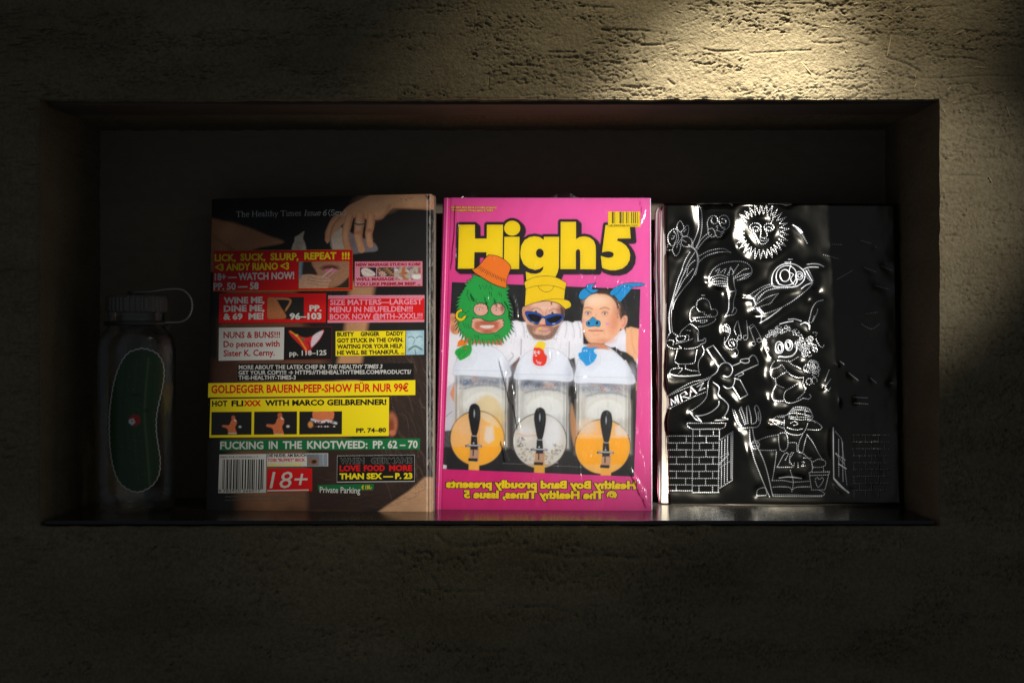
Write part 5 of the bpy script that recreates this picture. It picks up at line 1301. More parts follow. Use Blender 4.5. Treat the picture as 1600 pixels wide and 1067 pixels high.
# rocket
st(G4, (500, 400), (500, 300), (540, 200), (620, 130), (720, 105), (830, 120), (920, 180), (960, 250), (940, 340), (860, 410), (760, 430), (640, 430), (520, 420), w=1.2, d=False); st(G4, (600, 390), (560, 320), (570, 220), (640, 150), (740, 135), (830, 200), (830, 320), (770, 390), (680, 410), (600, 390), d=False)
st(G4, *[tuple(x) for x in ellp(680, 270, 68, 82, 0, 14)], c=True, d=False, w=1.3); st(G4, *[tuple(x) for x in ellp(880, 270, 52, 56, 0, 12)], c=True, d=False); st(G4, *[tuple(x) for x in ellp(885, 270, 26, 26, 0, 9)], c=True, d=False); st(G4, (760, 130), (740, 220), (800, 250), (760, 320), (800, 390), d=False); st(G4, (830, 290), (850, 350), (820, 400), d=False); st(G4, (930, 190), (990, 160), (1060, 150), (1150, 155), d=False); st(G4, (990, 115), (1080, 105), (1160, 115), (1220, 145), d=False)
st(G4, (960, 220), (1000, 300), (1060, 360)); st(G4, (1010, 180), (1050, 260), (1080, 340)); st(G4, (975, 200), (1060, 350), w=1.6, d=False)
st(G4, (1080, 360), (1020, 440), (900, 540), (780, 630), (650, 705), (520, 760), (400, 800)); st(G4, (1060, 370), (980, 400), (910, 450), d=False)
st(G4, (150, 580), (220, 520), (330, 450), (440, 400), (520, 390)); st(G4, (260, 570), (340, 490), (440, 430), (540, 410)); st(G4, (300, 590), (370, 520), (470, 465), (600, 435)); st(G4, (300, 620), (400, 500), (520, 455), (720, 440))
st(G4, (150, 580), (240, 590), (280, 680), s=False, w=1.3, d=False); st(G4, (255, 575), (300, 660), s=False); st(G4, (300, 660), (400, 590), (500, 545), (590, 520)); st(G4, (590, 520), (530, 590), (480, 655), (400, 680), (300, 715), (190, 750)); st(G4, (190, 750), (270, 690)); st(G4, (290, 715), (360, 800), (350, 920), s=False, d=False, w=1.3); st(G4, (320, 710), (395, 800), s=False, d=False); st(G4, (350, 920), (450, 860), (560, 780), (640, 715), d=False)
st(G4, (1210, 610), (1120, 640), (1060, 730), (1030, 850), (1010, 920), (1060, 915), (1090, 860), (1130, 780), (1135, 730)); st(G4, (1060, 910), (1090, 830)); st(G4, (610, 945), (700, 920), (790, 905), d=False, w=1.2); st(G4, (730, 880), (820, 875), (910, 905), d=False, w=1.1); st(G4, (900, 950), (950, 925), (1000, 935), d=False, w=1.3); st(G4, (680, 90), (760, 85), d=False); st(G4, (730, 48), (785, 45), d=False)
# music notes
st(G5, (190, 250), (180, 190), (215, 150), (260, 180), (275, 260), (240, 350), (200, 420), (240, 480), (310, 495), (370, 450), (350, 370), (290, 355), (250, 400), (280, 455), (330, 440), (310, 390)); st(G5, (200, 180), (240, 200), (250, 260), (210, 240)); st(G5, (290, 400), (330, 440), w=1.3); st(G5, (360, 480), (390, 530), (370, 580), (335, 575), (340, 535)); st(G5, (200, 340), (190, 420)); st(G5, (375, 100), (330, 210), (340, 260), (360, 300)); st(G5, (385, 105), (430, 330), (400, 360), (380, 330), (400, 300), (425, 320)); st(G5, (375, 330), (370, 400))
st(G5, (500, 90), (515, 200), (520, 330), (480, 365), (455, 340), (470, 305), (510, 300)); st(G5, (530, 200), (600, 150), (700, 320)); st(G5, (540, 180), (620, 390)); st(G5, (550, 210), (610, 170)); st(G5, *[tuple(x) for x in ellp(600, 415, 30, 28, 0, 9)], c=True); st(G5, *[tuple(x) for x in ellp(682, 368, 32, 30, 0, 9)], c=True)
# seated musician on the left
st(G3, (605, 510), (620, 450), (680, 410), (750, 425), (790, 480), (810, 560), (870, 560), (900, 610), (870, 660), (800, 665), (680, 672), (560, 690)); st(G3, (605, 510), (540, 550), (510, 620), (510, 690), (540, 735), (600, 700)); st(G3, (605, 540), (640, 590), (720, 605)); st(G3, (700, 620), (770, 650), (810, 630)); st(G3, (600, 730), (680, 715), (760, 715), (700, 745), (650, 740)); st(G3, (870, 680), (860, 720), (780, 770), (700, 795), (620, 805)); st(G3, (680, 370), (720, 368), d=False)
st(G3, (370, 920), (400, 860), (480, 790), (520, 770), (600, 820), (635, 870), (625, 1000)); st(G3, (630, 1000), (690, 990), (720, 960), (735, 1000), (700, 1040), (640, 1060)); st(G3, (460, 850), (520, 860)); st(G3, (320, 950), (400, 930), (450, 940), (430, 990), (350, 1010), (320, 970), c=False); st(G3, (240, 890), (210, 940), (190, 1010), (180, 1060)); st(G3, (280, 890), (340, 930)); st(G3, (450, 920), (500, 930), (490, 990)); st(G3, (200, 1000), (280, 990), (280, 1060)); st(G3, (300, 1040), (440, 1010), (545, 975))
st(G7, (120, 130), (150, 170), (220, 190), (300, 185)); st(G7, (250, 210), (230, 290), (235, 360), (330, 372), (450, 360), (470, 300), (485, 200)); st(G7, (330, 190), (430, 185), (510, 160), (540, 130)); st(G7, (545, 150), (570, 210), (550, 270), (510, 330), (500, 400), (515, 480)); st(G7, (265, 380), (270, 425)); st(G7, (350, 385), (350, 430)); st(G7, (165, 480), (180, 440), (260, 420), (310, 430), (270, 480)); st(G7, (350, 430), (430, 450), (500, 455)); st(G7, (160, 495), (260, 515), (400, 515), (525, 500), d=False, w=1.8); st(G7, (270, 150), (300, 185)); st(G7, (490, 0), (500, 90)); st(G7, (560, 90), (590, 60), (590, 110), (540, 130))
# the machinist with bars and the name board
st(G7, (600, 190), (680, 150), (830, 350), s=False, d=False, w=1.2); st(G7, (600, 190), (745, 410), s=False, d=False, w=1.2); st(G7, (745, 410), (780, 370), (840, 355), (890, 385), (912, 440), (890, 500), (850, 525), (800, 515), d=False, w=1.2); st(G7, (745, 410), (720, 470), (660, 515), d=False); st(G7, (905, 395), (1000, 355), (1010, 320), (1100, 305), (1110, 345), (1060, 360), (1010, 345), d=False); st(G7, (1110, 300), (1150, 265), (1190, 285), (1219, 350), d=False); st(G7, (940, 510), (1040, 455), (1219, 375), d=False); st(G7, (960, 500), (1020, 470), (1040, 490), (980, 520), d=False)
st(G7, (930, 540), (1000, 560), (1095, 735), (1000, 785), (915, 645), s=False, d=False); st(G7, (940, 540), (930, 600), (900, 650), (840, 660), (800, 630), d=False)
st(G7, (660, 515), (550, 560), (420, 590), (200, 710), (100, 780)); st(G7, (100, 785), (140, 890), (170, 900), s=False, d=False, w=1.6); st(G7, (165, 895), (300, 830), (450, 760), (600, 700)); st(G7, (130, 760), (300, 680), (500, 600), (640, 540)); st(G7, (660, 520), (620, 590), (610, 690), (600, 760), (540, 840), (420, 930)); st(G7, (680, 590), (750, 650), (740, 740), (810, 800), (860, 860), (850, 930), (810, 1000), d=False, w=1.3); st(G7, (750, 820), (740, 870), (660, 940), (560, 980), (470, 990), d=False); st(G7, (410, 950), (470, 1030), (530, 1050), d=False, w=1.5); st(G7, (790, 1010), (850, 1030), (700, 1045), d=False, w=1.3); st(G7, (480, 990), (540, 1060), d=False)
for ch, p in (('M', [(150, 790), (185, 870)]),): pass
mi = lambda *p: st(G7, *p, s=False, d=False, w=1.5)
mi((155, 870), (140, 800)); mi((185, 860), (170, 785), (225, 840), (225, 765), (255, 835)); mi((265, 828), (250, 750)); mi((305, 810), (285, 735), (340, 700), (365, 730), (310, 765), (385, 775)); mi((405, 760), (415, 650), (480, 720)); mi((400, 715), (455, 690)); mi((490, 640), (560, 600), (510, 690), (575, 660))
# chimney and brick wall
st(G8, (365, 85), (830, 85), (820, 130), (770, 155), (430, 155), (380, 130), (365, 85), s=False, w=1.2)
rows = [238, 320, 402, 486, 572, 655, 738, 818, 888]
for i, y in enumerate(rows): st(G8, (100 + i * 3, y), (430, y), s=False, w=1.15)
for i, y in enumerate([158, 238, 320, 405, 488, 572, 657, 742, 826, 910]): st(G8, (435, y), (750, y), s=False, w=1.15)
st(G8, (440, 158), (432, 910), s=False, w=1.1); st(G8, (755, 158), (742, 905), s=False, w=1.3)
for i in range(8):
    y0, y1 = rows[i], rows[i + 1]
    for x in ((142, 360) if i % 2 == 0 else (248,)): st(G8, (x - i, y0), (x - i, y1), s=False, w=1.15)
for i in range(9):
    y0 = [158, 238, 320, 405, 488, 572, 657, 742, 826][i]
    for x in ((520, 682) if i % 2 == 0 else (598,)): st(G8, (x - i, y0), (x - i, y0 + 82), s=False, w=1.15)
st(G8, (755, 290), (915, 185), (910, 765), (755, 860), s=False, w=1.3); st(G8, (890, 220), (890, 750), s=False); 
for x, y0, y1 in ((782, 300, 830), (818, 275, 800), (852, 250, 775)): st(G8, (x, y0), (x - 3, y1), s=False, w=1.4)
for k in range(7): st(G8, (745 + k * 18, 600 - k * 22), (765 + k * 18, 545 - k * 16), s=False, w=1.3)
st(G8, (755, 500), (870, 430), s=False); st(G8, (750, 620), (880, 540), s=False); st(G8, (900, 200), (900, 760), s=False, w=1.3)
# curly haired seated figure
ch = G6((300, 250))[0]
for k in range(44):
    t = random.random(); a = random.uniform(2.5, 6.9); 
    q = np.array([340 + 220 * random.uniform(.55, 1) * math.cos(a) * (1.1), 260 + 190 * random.uniform(.6, 1) * math.sin(a)])
    LN.append((G6(*[tuple(x) for x in ellp(q[0], q[1], random.uniform(16, 30), random.uniform(14, 26), 0, 8)]), .8, True))
for k in range(26):
    q = (random.uniform(540, 720), random.uniform(210, 420)); LN.append((G6(*[tuple(x) for x in ellp(q[0], q[1], 26, 24, 0, 8)]), .8, True))
for k in range(16):
    q = (random.uniform(610, 750), random.uniform(480, 770)); LN.append((G6(*[tuple(x) for x in ellp(q[0], q[1], 36, 40, random.uniform(0, 90), 9)]), .8, True))
st(G6, *[tuple(x) for x in ellp(290, 325, 45, 68, -10, 14)], c=True, d=False, w=1.3); st(G6, *[tuple(x) for x in ellp(400, 300, 42, 62, -10, 14)], c=True, d=False, w=1.3); st(G6, *[tuple(x) for x in ellp(295, 330, 22, 44, -10, 10)], c=True, d=False, w=1.4); st(G6, *[tuple(x) for x in ellp(395, 300, 22, 40, -10, 10)], c=True, d=False, w=1.4)
st(G6, (290, 430), (360, 440), (440, 425), (490, 370), (495, 320), d=False, w=1.8); st(G6, (120, 240), (120, 330), (160, 420), (190, 450), d=False); st(G6, (240, 480), (195, 540), (180, 620), (200, 680), (250, 695), (310, 650), (370, 620)); st(G6, (210, 580), (280, 560), (320, 530), (360, 590)); st(G6, (370, 600), (430, 660), (510, 690), (580, 685)); st(G6, (400, 480), (440, 530), (500, 560), (550, 590)); st(G6, (270, 475), (340, 480), (420, 490), (510, 440))
st(G6, (240, 700), (250, 770), (215, 840), (205, 920), (240, 965), (330, 965)); st(G6, (495, 765), (420, 810), (360, 850), (340, 920), (370, 980), (440, 990), (520, 960), (570, 930)); st(G6, (600, 800), (580, 870), (500, 945)); st(G6, (570, 930), (640, 940), (665, 905), (640, 880)); st(G6, (250, 760), (300, 790), (350, 810)); st(G6, (580, 690), (570, 760), (600, 820)); st(G6, (720, 220), (760, 300), (805, 325), (820, 290)); st(G6, (680, 150), (735, 150), (720, 190)); st(G6, (540, 50), (590, 35), (640, 60), (645, 110), d=False, w=1.3)
# gardener with fork, hat, bucket
st(G9, (90, 120), (120, 220), (180, 300), (260, 300), (340, 290), (370, 220), (360, 140), (330, 80), (310, 110), (330, 200), (320, 250), (280, 265), w=1.3); st(G9, (110, 130), (150, 240), (180, 285), w=1.2); st(G9, (160, 130), (200, 240), (215, 280), w=1.5); st(G9, (175, 105), (205, 180), (225, 270), w=1.5); st(G9, (230, 100), (235, 200), (245, 270), w=1.4); st(G9, (250, 90), (270, 180), (275, 260), w=1.4); st(G9, (160, 130), (175, 100), (190, 110)); st(G9, (225, 110), (240, 85), (258, 95)); st(G9, (345, 150), (352, 230), w=1.2)
st(G9, (260, 320), (265, 430), (300, 590), (380, 800), (460, 985), w=1.3); st(G9, (290, 310), (310, 420), (390, 600), (440, 760), (485, 960), w=1.3); st(G9, *[tuple(x) for x in ellp(318, 470, 40, 42, 0, 12)], c=True); st(G9, (290, 450), (345, 450)); st(G9, (290, 480), (350, 480)); st(G9, (300, 500), (345, 500))
st(G9, (340, 430), (420, 395), (540, 370)); st(G9, (350, 520), (450, 522), (530, 520)); st(G9, (545, 360), (545, 440), (560, 520)); st(G9, (550, 360), (610, 355), (635, 420), (630, 500), (590, 535), (560, 510)); st(G9, (525, 530), (510, 660), (485, 810)); st(G9, (640, 450), (720, 455), (725, 530), (760, 550)); st(G9, (780, 370), (745, 450), (740, 530), (780, 545), (800, 450), (825, 380)); st(G9, (820, 370), (880, 450), (940, 560), (980, 620)); st(G9, (780, 550), (880, 640)); st(G9, (880, 640), (940, 610), (1000, 630), (1005, 670), (960, 690), (885, 690))
st(G9, (480, 240), (530, 190), (620, 180), (690, 110), (760, 100), (840, 115), (880, 190), (870, 220)); st(G9, (480, 240), (550, 290), (600, 310)); st(G9, (620, 180), (700, 160), (870, 190)); st(G9, (640, 210), (760, 225), (870, 215)); st(G9, (660, 145), (760, 130), (860, 150)); st(G9, (830, 230), (900, 240), (965, 290), (940, 325), (820, 320)); st(G9, (600, 220), (600, 310), (640, 360), (740, 375), (800, 340), (830, 260)); st(G9, (620, 300), (700, 325), (780, 315)); st(G9, (660, 260), (700, 240), (730, 270), (690, 280)); st(G9, (560, 250), (590, 250), (570, 270)); st(G9, (880, 230), (910, 260)); st(G9, (640, 190), (700, 200), (860, 200)); st(G9, (680, 125), (780, 115), (850, 130)); st(G9, (540, 200), (600, 200)); st(G9, (650, 160), (650, 210)); st(G9, (720, 150), (730, 210)); st(G9, (800, 140), (810, 210))
st(G9, (530, 690), (600, 560), (640, 560), (610, 620)); st(G9, (650, 660), (660, 560), (690, 550), (650, 620), (690, 680), (700, 640)); st(G9, (735, 640), (735, 690)); st(G9, (770, 640), (800, 640), (770, 680), (805, 675)); st(G9, (530, 690), (690, 690)); st(G9, (790, 600), (870, 600)); st(G9, (660, 720), (690, 830), (675, 930)); st(G9, (480, 820), (600, 820), (690, 835), (860, 825)); st(G9, (550, 795), (650, 785), (770, 800), d=False); st(G9, (480, 885), (560, 880), (650, 885), (680, 910), (720, 885), (860, 880)); st(G9, (330, 965), (340, 910), (410, 890), (430, 950)); st(G9, (330, 970), (430, 965)); st(G9, (480, 955), (700, 960), (960, 965), (995, 945), (940, 910)); st(G9, (490, 970), (700, 975), (980, 975))
st(G9, (845, 740), (1045, 735), (1000, 910), (870, 910), (845, 740), s=False); st(G9, (850, 770), (1040, 765), s=False); st(G9, (900, 810), (930, 790), (945, 810), (975, 790), (985, 820), (935, 885), (905, 820)); st(G9, (880, 690), (870, 740)); st(G9, (985, 690), (990, 740)); st(G9, (870, 640), (880, 700), w=1.3)
# right side: leaning board, odd strokes, mirrored bricks stitched fainter to put in shade
st(G10, (150, 505), (155, 870), (260, 975), s=False, d=False, w=1.6); st(G10, (165, 530), (210, 580), (250, 920), s=False); st(G10, (190, 580), (192, 860), s=False, w=1.3); st(G10, (218, 600), (222, 890), s=False, w=1.3); st(G10, (170, 690), (240, 740), s=False, w=1.3); st(G10, (190, 765), (245, 800), s=False, d=False, w=1.3); st(G10, (175, 700), (235, 770), s=False); st(G10, (155, 870), (200, 925), (262, 972), d=False, w=2.2)
st(G10, (90, 215), (110, 235), (130, 210)); st(G10, (130, 150), (95, 200)); st(G10, (265, 105), (330, 158), s=False, d=False); st(G10, (200, 20), (228, 44), s=False, d=False); st(G10, (120, 80), (90, 160)); st(G10, (420, 140), (460, 175)); st(G10, (300, 280), (395, 285), s=False); st(G10, (300, 322), (400, 330), s=False); st(G10, (555, 178), (590, 178))
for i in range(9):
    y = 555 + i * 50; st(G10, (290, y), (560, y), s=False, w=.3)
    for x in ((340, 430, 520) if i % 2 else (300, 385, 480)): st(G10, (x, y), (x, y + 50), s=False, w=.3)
G11 = fr(1240, 310, 4.268)
for p in [[(60, 225), (95, 305)], [(255, 307), (325, 308)], [(445, 280), (515, 300)], [(200, 375), (300, 402)], [(470, 460), (550, 490)], [(545, 580), (640, 605)], [(290, 540), (395, 480)], [(585, 450), (660, 480)], [(480, 770), (560, 760)],
          [(450, 835), (520, 870), (575, 835)], [(540, 320), (560, 328)], [(0, 185), (40, 190), (60, 225)]]:
    st(G11, *p, w=.5)
st(G2, (880, 370), (960, 420), (1010, 470), w=2.4, d=False); st(G2, (900, 380), (990, 480), w=2.0, d=False); st(G2, (1000, 480), (1080, 630))
# film ridges along the top edge
st(G1, (380, 42), (500, 46), (600, 50), d=False, w=.8); st(G1, (640, 72), (760, 62), (880, 68), d=False, w=.9); st(G1, (890, 68), (1050, 62), (1110, 95), d=False, w=.9); st(G2, (540, 68), (700, 66), (780, 90), (860, 78), d=False, w=.8); st(G2, (0, 55), (40, 95), d=False, w=1.1)

STEP = 0.62
FX0, FX1, FY0, FY1 = 1044.0, 1411.0, 317.5, 790.5
gx = np.arange(FX0, FX1 + STEP, STEP); gy = np.arange(FY0 - 1, FY1 + STEP, STEP)
GXX, GYY = np.meshgrid(gx, gy)
# left boundary wobbles where the film overhangs the page edges; right/bottom follow the sheet
lb = np.interp(GYY, [317, 340, 420, 470, 540, 600, 625, 660, 720, 790], [1037, 1037.5, 1040, 1040.5, 1039, 1038, 1043, 1039, 1041, 1045]) + 1.6 * (fbm(GYY / 18, GYY * 0 + 2, 2, 71) - .5)
t_ = (GXX - FX0) / (gx[-1] - FX0)
rb_ = np.interp(GYY, [317, 790], [1401, 1411])
GXX = lb + t_ * (rb_ - lb)
yt_ = np.interp(GXX, [1035, 1401], [317.2, 318.5]); yb_ = np.interp(GXX, [1030, 1411], [787.8, 791])
v_ = (GYY - gy[0]) / (gy[-1] - gy[0]); GYY = yt_ + v_ * (yb_ - yt_)
HL = np.zeros(GXX.shape); MK = np.zeros(GXX.shape); BL_ = np.zeros(GXX.shape)
def stamp(p, w, dash):
    seg_ = np.linalg.norm(np.diff(p, axis=0), axis=1); L = seg_.sum()
    if L < 1e-6: return
    s_ = np.r_[0, np.cumsum(seg_)]; n = max(int(L / .55), 2); t = np.linspace(0, L, n)
    X = np.interp(t, s_, p[:, 0]); Y = np.interp(t, s_, p[:, 1])
    amp = np.ones(n) if not dash else   .22 + .78 * (.5 + .5 * np.sin(2 * np.pi * t / 3.3 + random.random() * 6))
    sig = 0.58 * w ** .5 * (1.0 if dash else 1.1)
    rr = int(3.0 / STEP) + 1
    for x, y, a in zip(X, Y, amp):
        j = int(round((y - 317.4) / (790 - 317.4) * (GXX.shape[0] - 1))); 
        lbx = lb[min(max(j, 0), GXX.shape[0] - 1), 0]; rbx = rb_[min(max(j, 0), GXX.shape[0] - 1), 0]
        i = int(round((x - lbx) / (rbx - lbx) * (GXX.shape[1] - 1)))
        j0, j1, i0, i1 = max(j - rr, 0), min(j + rr + 1, GXX.shape[0]), max(i - rr, 0), min(i + rr + 1, GXX.shape[1])
        if j1 <= j0 or i1 <= i0: continue
        g = a * np.exp(-((GXX[j0:j1, i0:i1] - x) ** 2 + (GYY[j0:j1, i0:i1] - y) ** 2) / (2 * sig * sig))
        HL[j0:j1, i0:i1] = np.maximum(HL[j0:j1, i0:i1], g * (.75 + .25 * w))
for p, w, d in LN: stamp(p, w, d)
# broad dents: the film is drawn in around each drawing
def blur(a, r):
    k = np.exp(-np.arange(-3 * r, 3 * r + 1) ** 2 / (2.0 * r * r)); k /= k.sum()
    a = np.apply_along_axis(lambda v: np.convolve(np.pad(v, 3 * r, 'edge'), k, 'valid'), 0, a)
    return np.apply_along_axis(lambda v: np.convolve(np.pad(v, 3 * r, 'edge'), k, 'valid'), 1, a)
LM = np.clip(HL, 0, 1)
solid = np.clip(blur(LM, 7) * 8, 0, 1)
dent = blur(solid, 5)
dent2 = blur(solid, 14)
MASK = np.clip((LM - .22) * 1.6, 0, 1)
rim_d = np.minimum(np.minimum(GXX - lb, rb_ - GXX), np.minimum(GYY - 317, 790 - GYY))
waves = 4.6 * (fbm(GXX / 60, GYY / 70, 3, 81) - .5) + 0.5 * (fbm(GXX / 14, GYY / 22, 2, 85) - .5)
hf = 0.72 * HL - 4.4 * dent - 3.2 * dent2 + waves * (1 - .75 * np.clip(LM * 2, 0, 1))
hf -= 4.5 * np.clip(1 - rim_d / 6, 0, 1) ** 2
def shadebump(x, y, rx, ry, a):
    global hf
    rx *= 1.8; ry *= 1.4; a *= 1.15
    hf = hf + 1.35 * a * np.exp(-((GXX - x) / rx) ** 2 - ((GYY - y) / ry) ** 2)
for x, y, rx, ry, a in [(1148, 370, 9, 24, 4.5), (1152, 388, 8, 8, 3), (1103, 441, 6, 4, 1.6), (1128, 460, 6, 10, 3), (1126, 520, 6, 10, 3), (1078, 500, 5, 8, 2.5), (1160, 466, 8, 3, 2), (1184, 495, 7, 4, 2.2), (1140, 560, 5, 6, 1.5),
                        (1190, 546, 5, 12, 3), (1193, 590, 7, 9, 3.5), (1200, 625, 5, 7, 2.5), (1203, 663, 10, 4, 2.6), (1148, 660, 5, 14, 2.4), (1168, 706, 5, 9, 2.5), (1076, 648, 6, 5, 2), (1112, 570, 5, 10, 2), (1278, 458, 4, 6, 2), (1262, 470, 3, 4, 1.2), (1308, 630, 4, 9, 2.6), (1284, 606, 2.5, 2.5, 1.2), (1308, 572, 2.5, 2.5, 1.2)]:
    shadebump(x, y, rx, ry, a)
def foil_mat():
    m, N, L, b = new_mat("black_mirror_foil")
    a = N.new("ShaderNodeVertexColor"); a.layer_name = "Col"
    sp = N.new("ShaderNodeSeparateColor"); L.new(a.outputs[0], sp.inputs[0])
    mc = N.new("ShaderNodeMixRGB"); mc.inputs[1].default_value = (0.105, 0.098, 0.08, 1); mc.inputs[2].default_value = (0.92, 0.93, 0.95, 1)  # stitched ridges paler in the colour, standing in for light they catch
    L.new(sp.outputs[0], mc.inputs[0]); L.new(mc.outputs[0], b.inputs["Base Color"])
    mr = N.new("ShaderNodeMapRange"); mr.inputs[3].default_value = 0.20; mr.inputs[4].default_value = 0.42
    L.new(sp.outputs[0], mr.inputs[0]); L.new(mr.outputs[0], b.inputs["Roughness"])
    b.inputs["Metallic"].default_value = 1.0
    n = N.new("ShaderNodeTexNoise"); n.inputs["Scale"].default_value = 420
    bp = N.new("ShaderNodeBump"); bp.inputs["Strength"].default_value = 0.06; bp.inputs["Distance"].default_value = 0.0006
    L.new(n.outputs[0], bp.inputs["Height"]); L.new(bp.outputs[0], b.inputs["Normal"])
    return m
M_foil = foil_mat()
FP_ = np.stack([GXX, GYY], -1).reshape(-1, 2)
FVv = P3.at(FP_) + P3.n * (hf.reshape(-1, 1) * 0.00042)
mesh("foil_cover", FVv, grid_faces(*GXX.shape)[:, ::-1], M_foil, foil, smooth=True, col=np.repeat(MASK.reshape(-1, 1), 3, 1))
# fanned page edges seen at the left: pale sections, with pink reflection painted between
ys_ = np.linspace(318, 787, 90)
def strip(name, fx0, fx1, dy0, dy1, mat, taper=0.0, z0=0.0):
    Vs = []
    for y in ys_:
        t = (y - 318) / 469
        tp = min(1, (t + .002) / .03) ; bt = min(1, (1.0 - t + .002) / .03)
        for k in np.linspace(0, 1, 5):
            x = fx0(y) + (fx1(y) - fx0(y)) * k
            Y = dy0 + (dy1 - dy0) * k
            yy = y + (5 * (1 - k) * (1 - tp)) + taper
            p = P3.at([(x, min(max(yy, 320), 786))], 0)[0] - P3.n * (Y + .0008 * math.sin(k * math.pi))
            Vs.append(p)
    F_ = grid_faces(len(ys_), 5)
    return mesh(name, Vs, F_[:, ::-1], mat, foil, smooth=True)
n1 = lambda y, s: 1.3 * (vnoise(np.array([y / 24.0]), np.array([s * 3.3]), s)[0] - .5)
ex = lambda y: float(np.interp(y, [318, 330, 420, 480, 560, 625, 700, 770, 787], [1026.5, 1023, 1022.5, 1023.5, 1026, 1027, 1027, 1028, 1030]))
M_pg = mat_simple("white_glossy_page_edges", (246, 244, 246), 0.38, noise=.04, scale=200)
M_pp = mat_simple("pink_reflection_strip", (222, 120, 150), 0.45, noise=.1, scale=200)
strip("page_section", lambda y: ex(y) + n1(y, 1), lambda y: ex(y) + 2.2 + n1(y, 2), .013, .011, M_pp)
strip("page_section", lambda y: ex(y) + 2.2 + n1(y, 2), lambda y: ex(y) + 7.6 + n1(y, 3), .011, .007, M_pg)
strip("page_section", lambda y: ex(y) + 7.6 + n1(y, 3), lambda y: ex(y) + 9.2 + n1(y, 4) * 1.6, .007, .0063, M_pp)
strip("page_section", lambda y: ex(y) + 9.2 + n1(y, 4) * 1.6, lambda y: float(np.interp(y, [317, 340, 420, 470, 540, 600, 625, 660, 720, 790], [1038, 1038.5, 1041, 1041.5, 1040, 1039, 1044, 1040, 1042, 1046])), .0058, .0026, M_pg)
pg3 = P3.at(np.array([(1036, 320.5), (1398, 321.5), (1407, 788), (1034, 785.5)], float), -0.0040)[[3, 2, 1, 0]]
slab("page_block", np.vstack([pg3, pg3 - P3.n * 0.0085]), M_paper, foil)
bk3 = P3.at(np.array([(1030, 318), (1400.5, 318.8), (1410.5, 790.8), (1030, 787.6)], float), -0.0145)[[3, 2, 1, 0]]
slab("back_cover", np.vstack([bk3, bk3 - P3.n * 0.0006]), mat_simple("black_foil_back", (40, 38, 36), .25, metal=.8), foil)

# ================================================================ the drinking bottle
BX, BY, BR_ = (211 - CX) * S, 0.006, 0.0400
bot = empty("water_bottle", (BX, BY, Z0), "clear plastic bottle with ribbed lid, loop strap and green cucumber sticker at far left", "bottle")
def plastic():
    m, N, L, b = new_mat("smoky_clear_plastic")
    out = N["Material Output"]
    tr = N.new("ShaderNodeBsdfTransparent"); tr.inputs[0].default_value = (0.86, 0.87, 0.86, 1)
    gl = N.new("ShaderNodeBsdfGlossy"); gl.inputs["Roughness"].default_value = 0.06
    n = N.new("ShaderNodeTexNoise"); n.inputs["Scale"].default_value = 35
    bp = N.new("ShaderNodeBump"); bp.inputs["Strength"].default_value = .25; bp.inputs["Distance"].default_value = .002
    L.new(n.outputs[0], bp.inputs["Height"]); L.new(bp.outputs[0], gl.inputs["Normal"])
    f = N.new("ShaderNodeLayerWeight"); f.inputs[0].default_value = 0.28
    mr = N.new("ShaderNodeMapRange"); mr.inputs[3].default_value = .05; mr.inputs[4].default_value = .75
    ms = N.new("ShaderNodeMixShader"); L.new(f.outputs["Fresnel"], mr.inputs[0]); L.new(mr.outputs[0], ms.inputs[0]); L.new(tr.outputs[0], ms.inputs[1]); L.new(gl.outputs[0], ms.inputs[2])
    L.new(ms.outputs[0], out.inputs["Surface"])
    return m
def lathe(name, prof, mat, parent, cx=BX, cy=BY, z0=Z0, n=96, rib=None):
    Vs = []; a = np.linspace(0, 2 * math.pi, n, endpoint=False)
    for r, z in prof:
        rr = np.full(n, r)
        if rib and rib[0] < z < rib[1]: rr = r + rib[2] * np.sign(np.sin(a * rib[3])) * .5
        Vs += [(cx + q * math.cos(t), cy + q * math.sin(t), z0 + z) for q, t in zip(rr, a)]
    Fs = []
    for k in range(len(prof) - 1):
        for i in range(n): Fs.append((k * n + i, k * n + (i + 1) % n, (k + 1) * n + (i + 1) % n, (k + 1) * n + i))
    return mesh(name, Vs, Fs, mat, parent, smooth=rib is None)
MP = plastic()
prof = [(0.0, .004), (.018, .0035), (.028, .0008), (.034, 0), (.0385, .004), (BR_, .010), (BR_, .020), (BR_ - .0006, .024), (BR_, .028), (BR_, .165), (.0385, .175), (.0345, .182), (.0305, .1865), (.0285, .190), (.0285, .205)]
lathe("bottle_body", prof, MP, bot)
lathe("bottle_base", [(0, .012), (.015, .011), (.024, .006), (.031, .0045), (.036, .009), (.0375, .016)], MP, bot)
M_lid = mat_simple("grey_ribbed_lid", (96, 92, 84), .42, noise=.05)
lathe("lid", [(0, .2215), (.026, .2215), (.0298, .2205), (.0308, .2185), (.0308, .2055), (.0300, .2040), (.0270, .2040)], M_lid, bot, n=144, rib=(.205, .2195, .0011, 36))
lathe("neck_ring", [(.0290, .1900), (.0322, .1905), (.0326, .1925), (.0322, .1945), (.0290, .195)], mat_simple("dark_ring", (60, 58, 54), .3), bot)
lathe("strap_hub", [(0, .2255), (.009, .2255), (.0095, .2240), (.0092, .2215)], mat_simple("dark_ring", (84, 82, 78), .3), bot)
cu = [(211, 457, -.012), (235, 456, -.013), (262, 452, -.010), (285, 453, -.004), (298, 466, 0), (300, 482, 0), (294, 496, 0), (282, 503, 0), (262, 504, -.004), (240, 507, -.018)]
pc = smooth(np.array([tuple(at_y(x, y, BY + d)) for x, y, d in cu]), n=8)
Vs = []; 
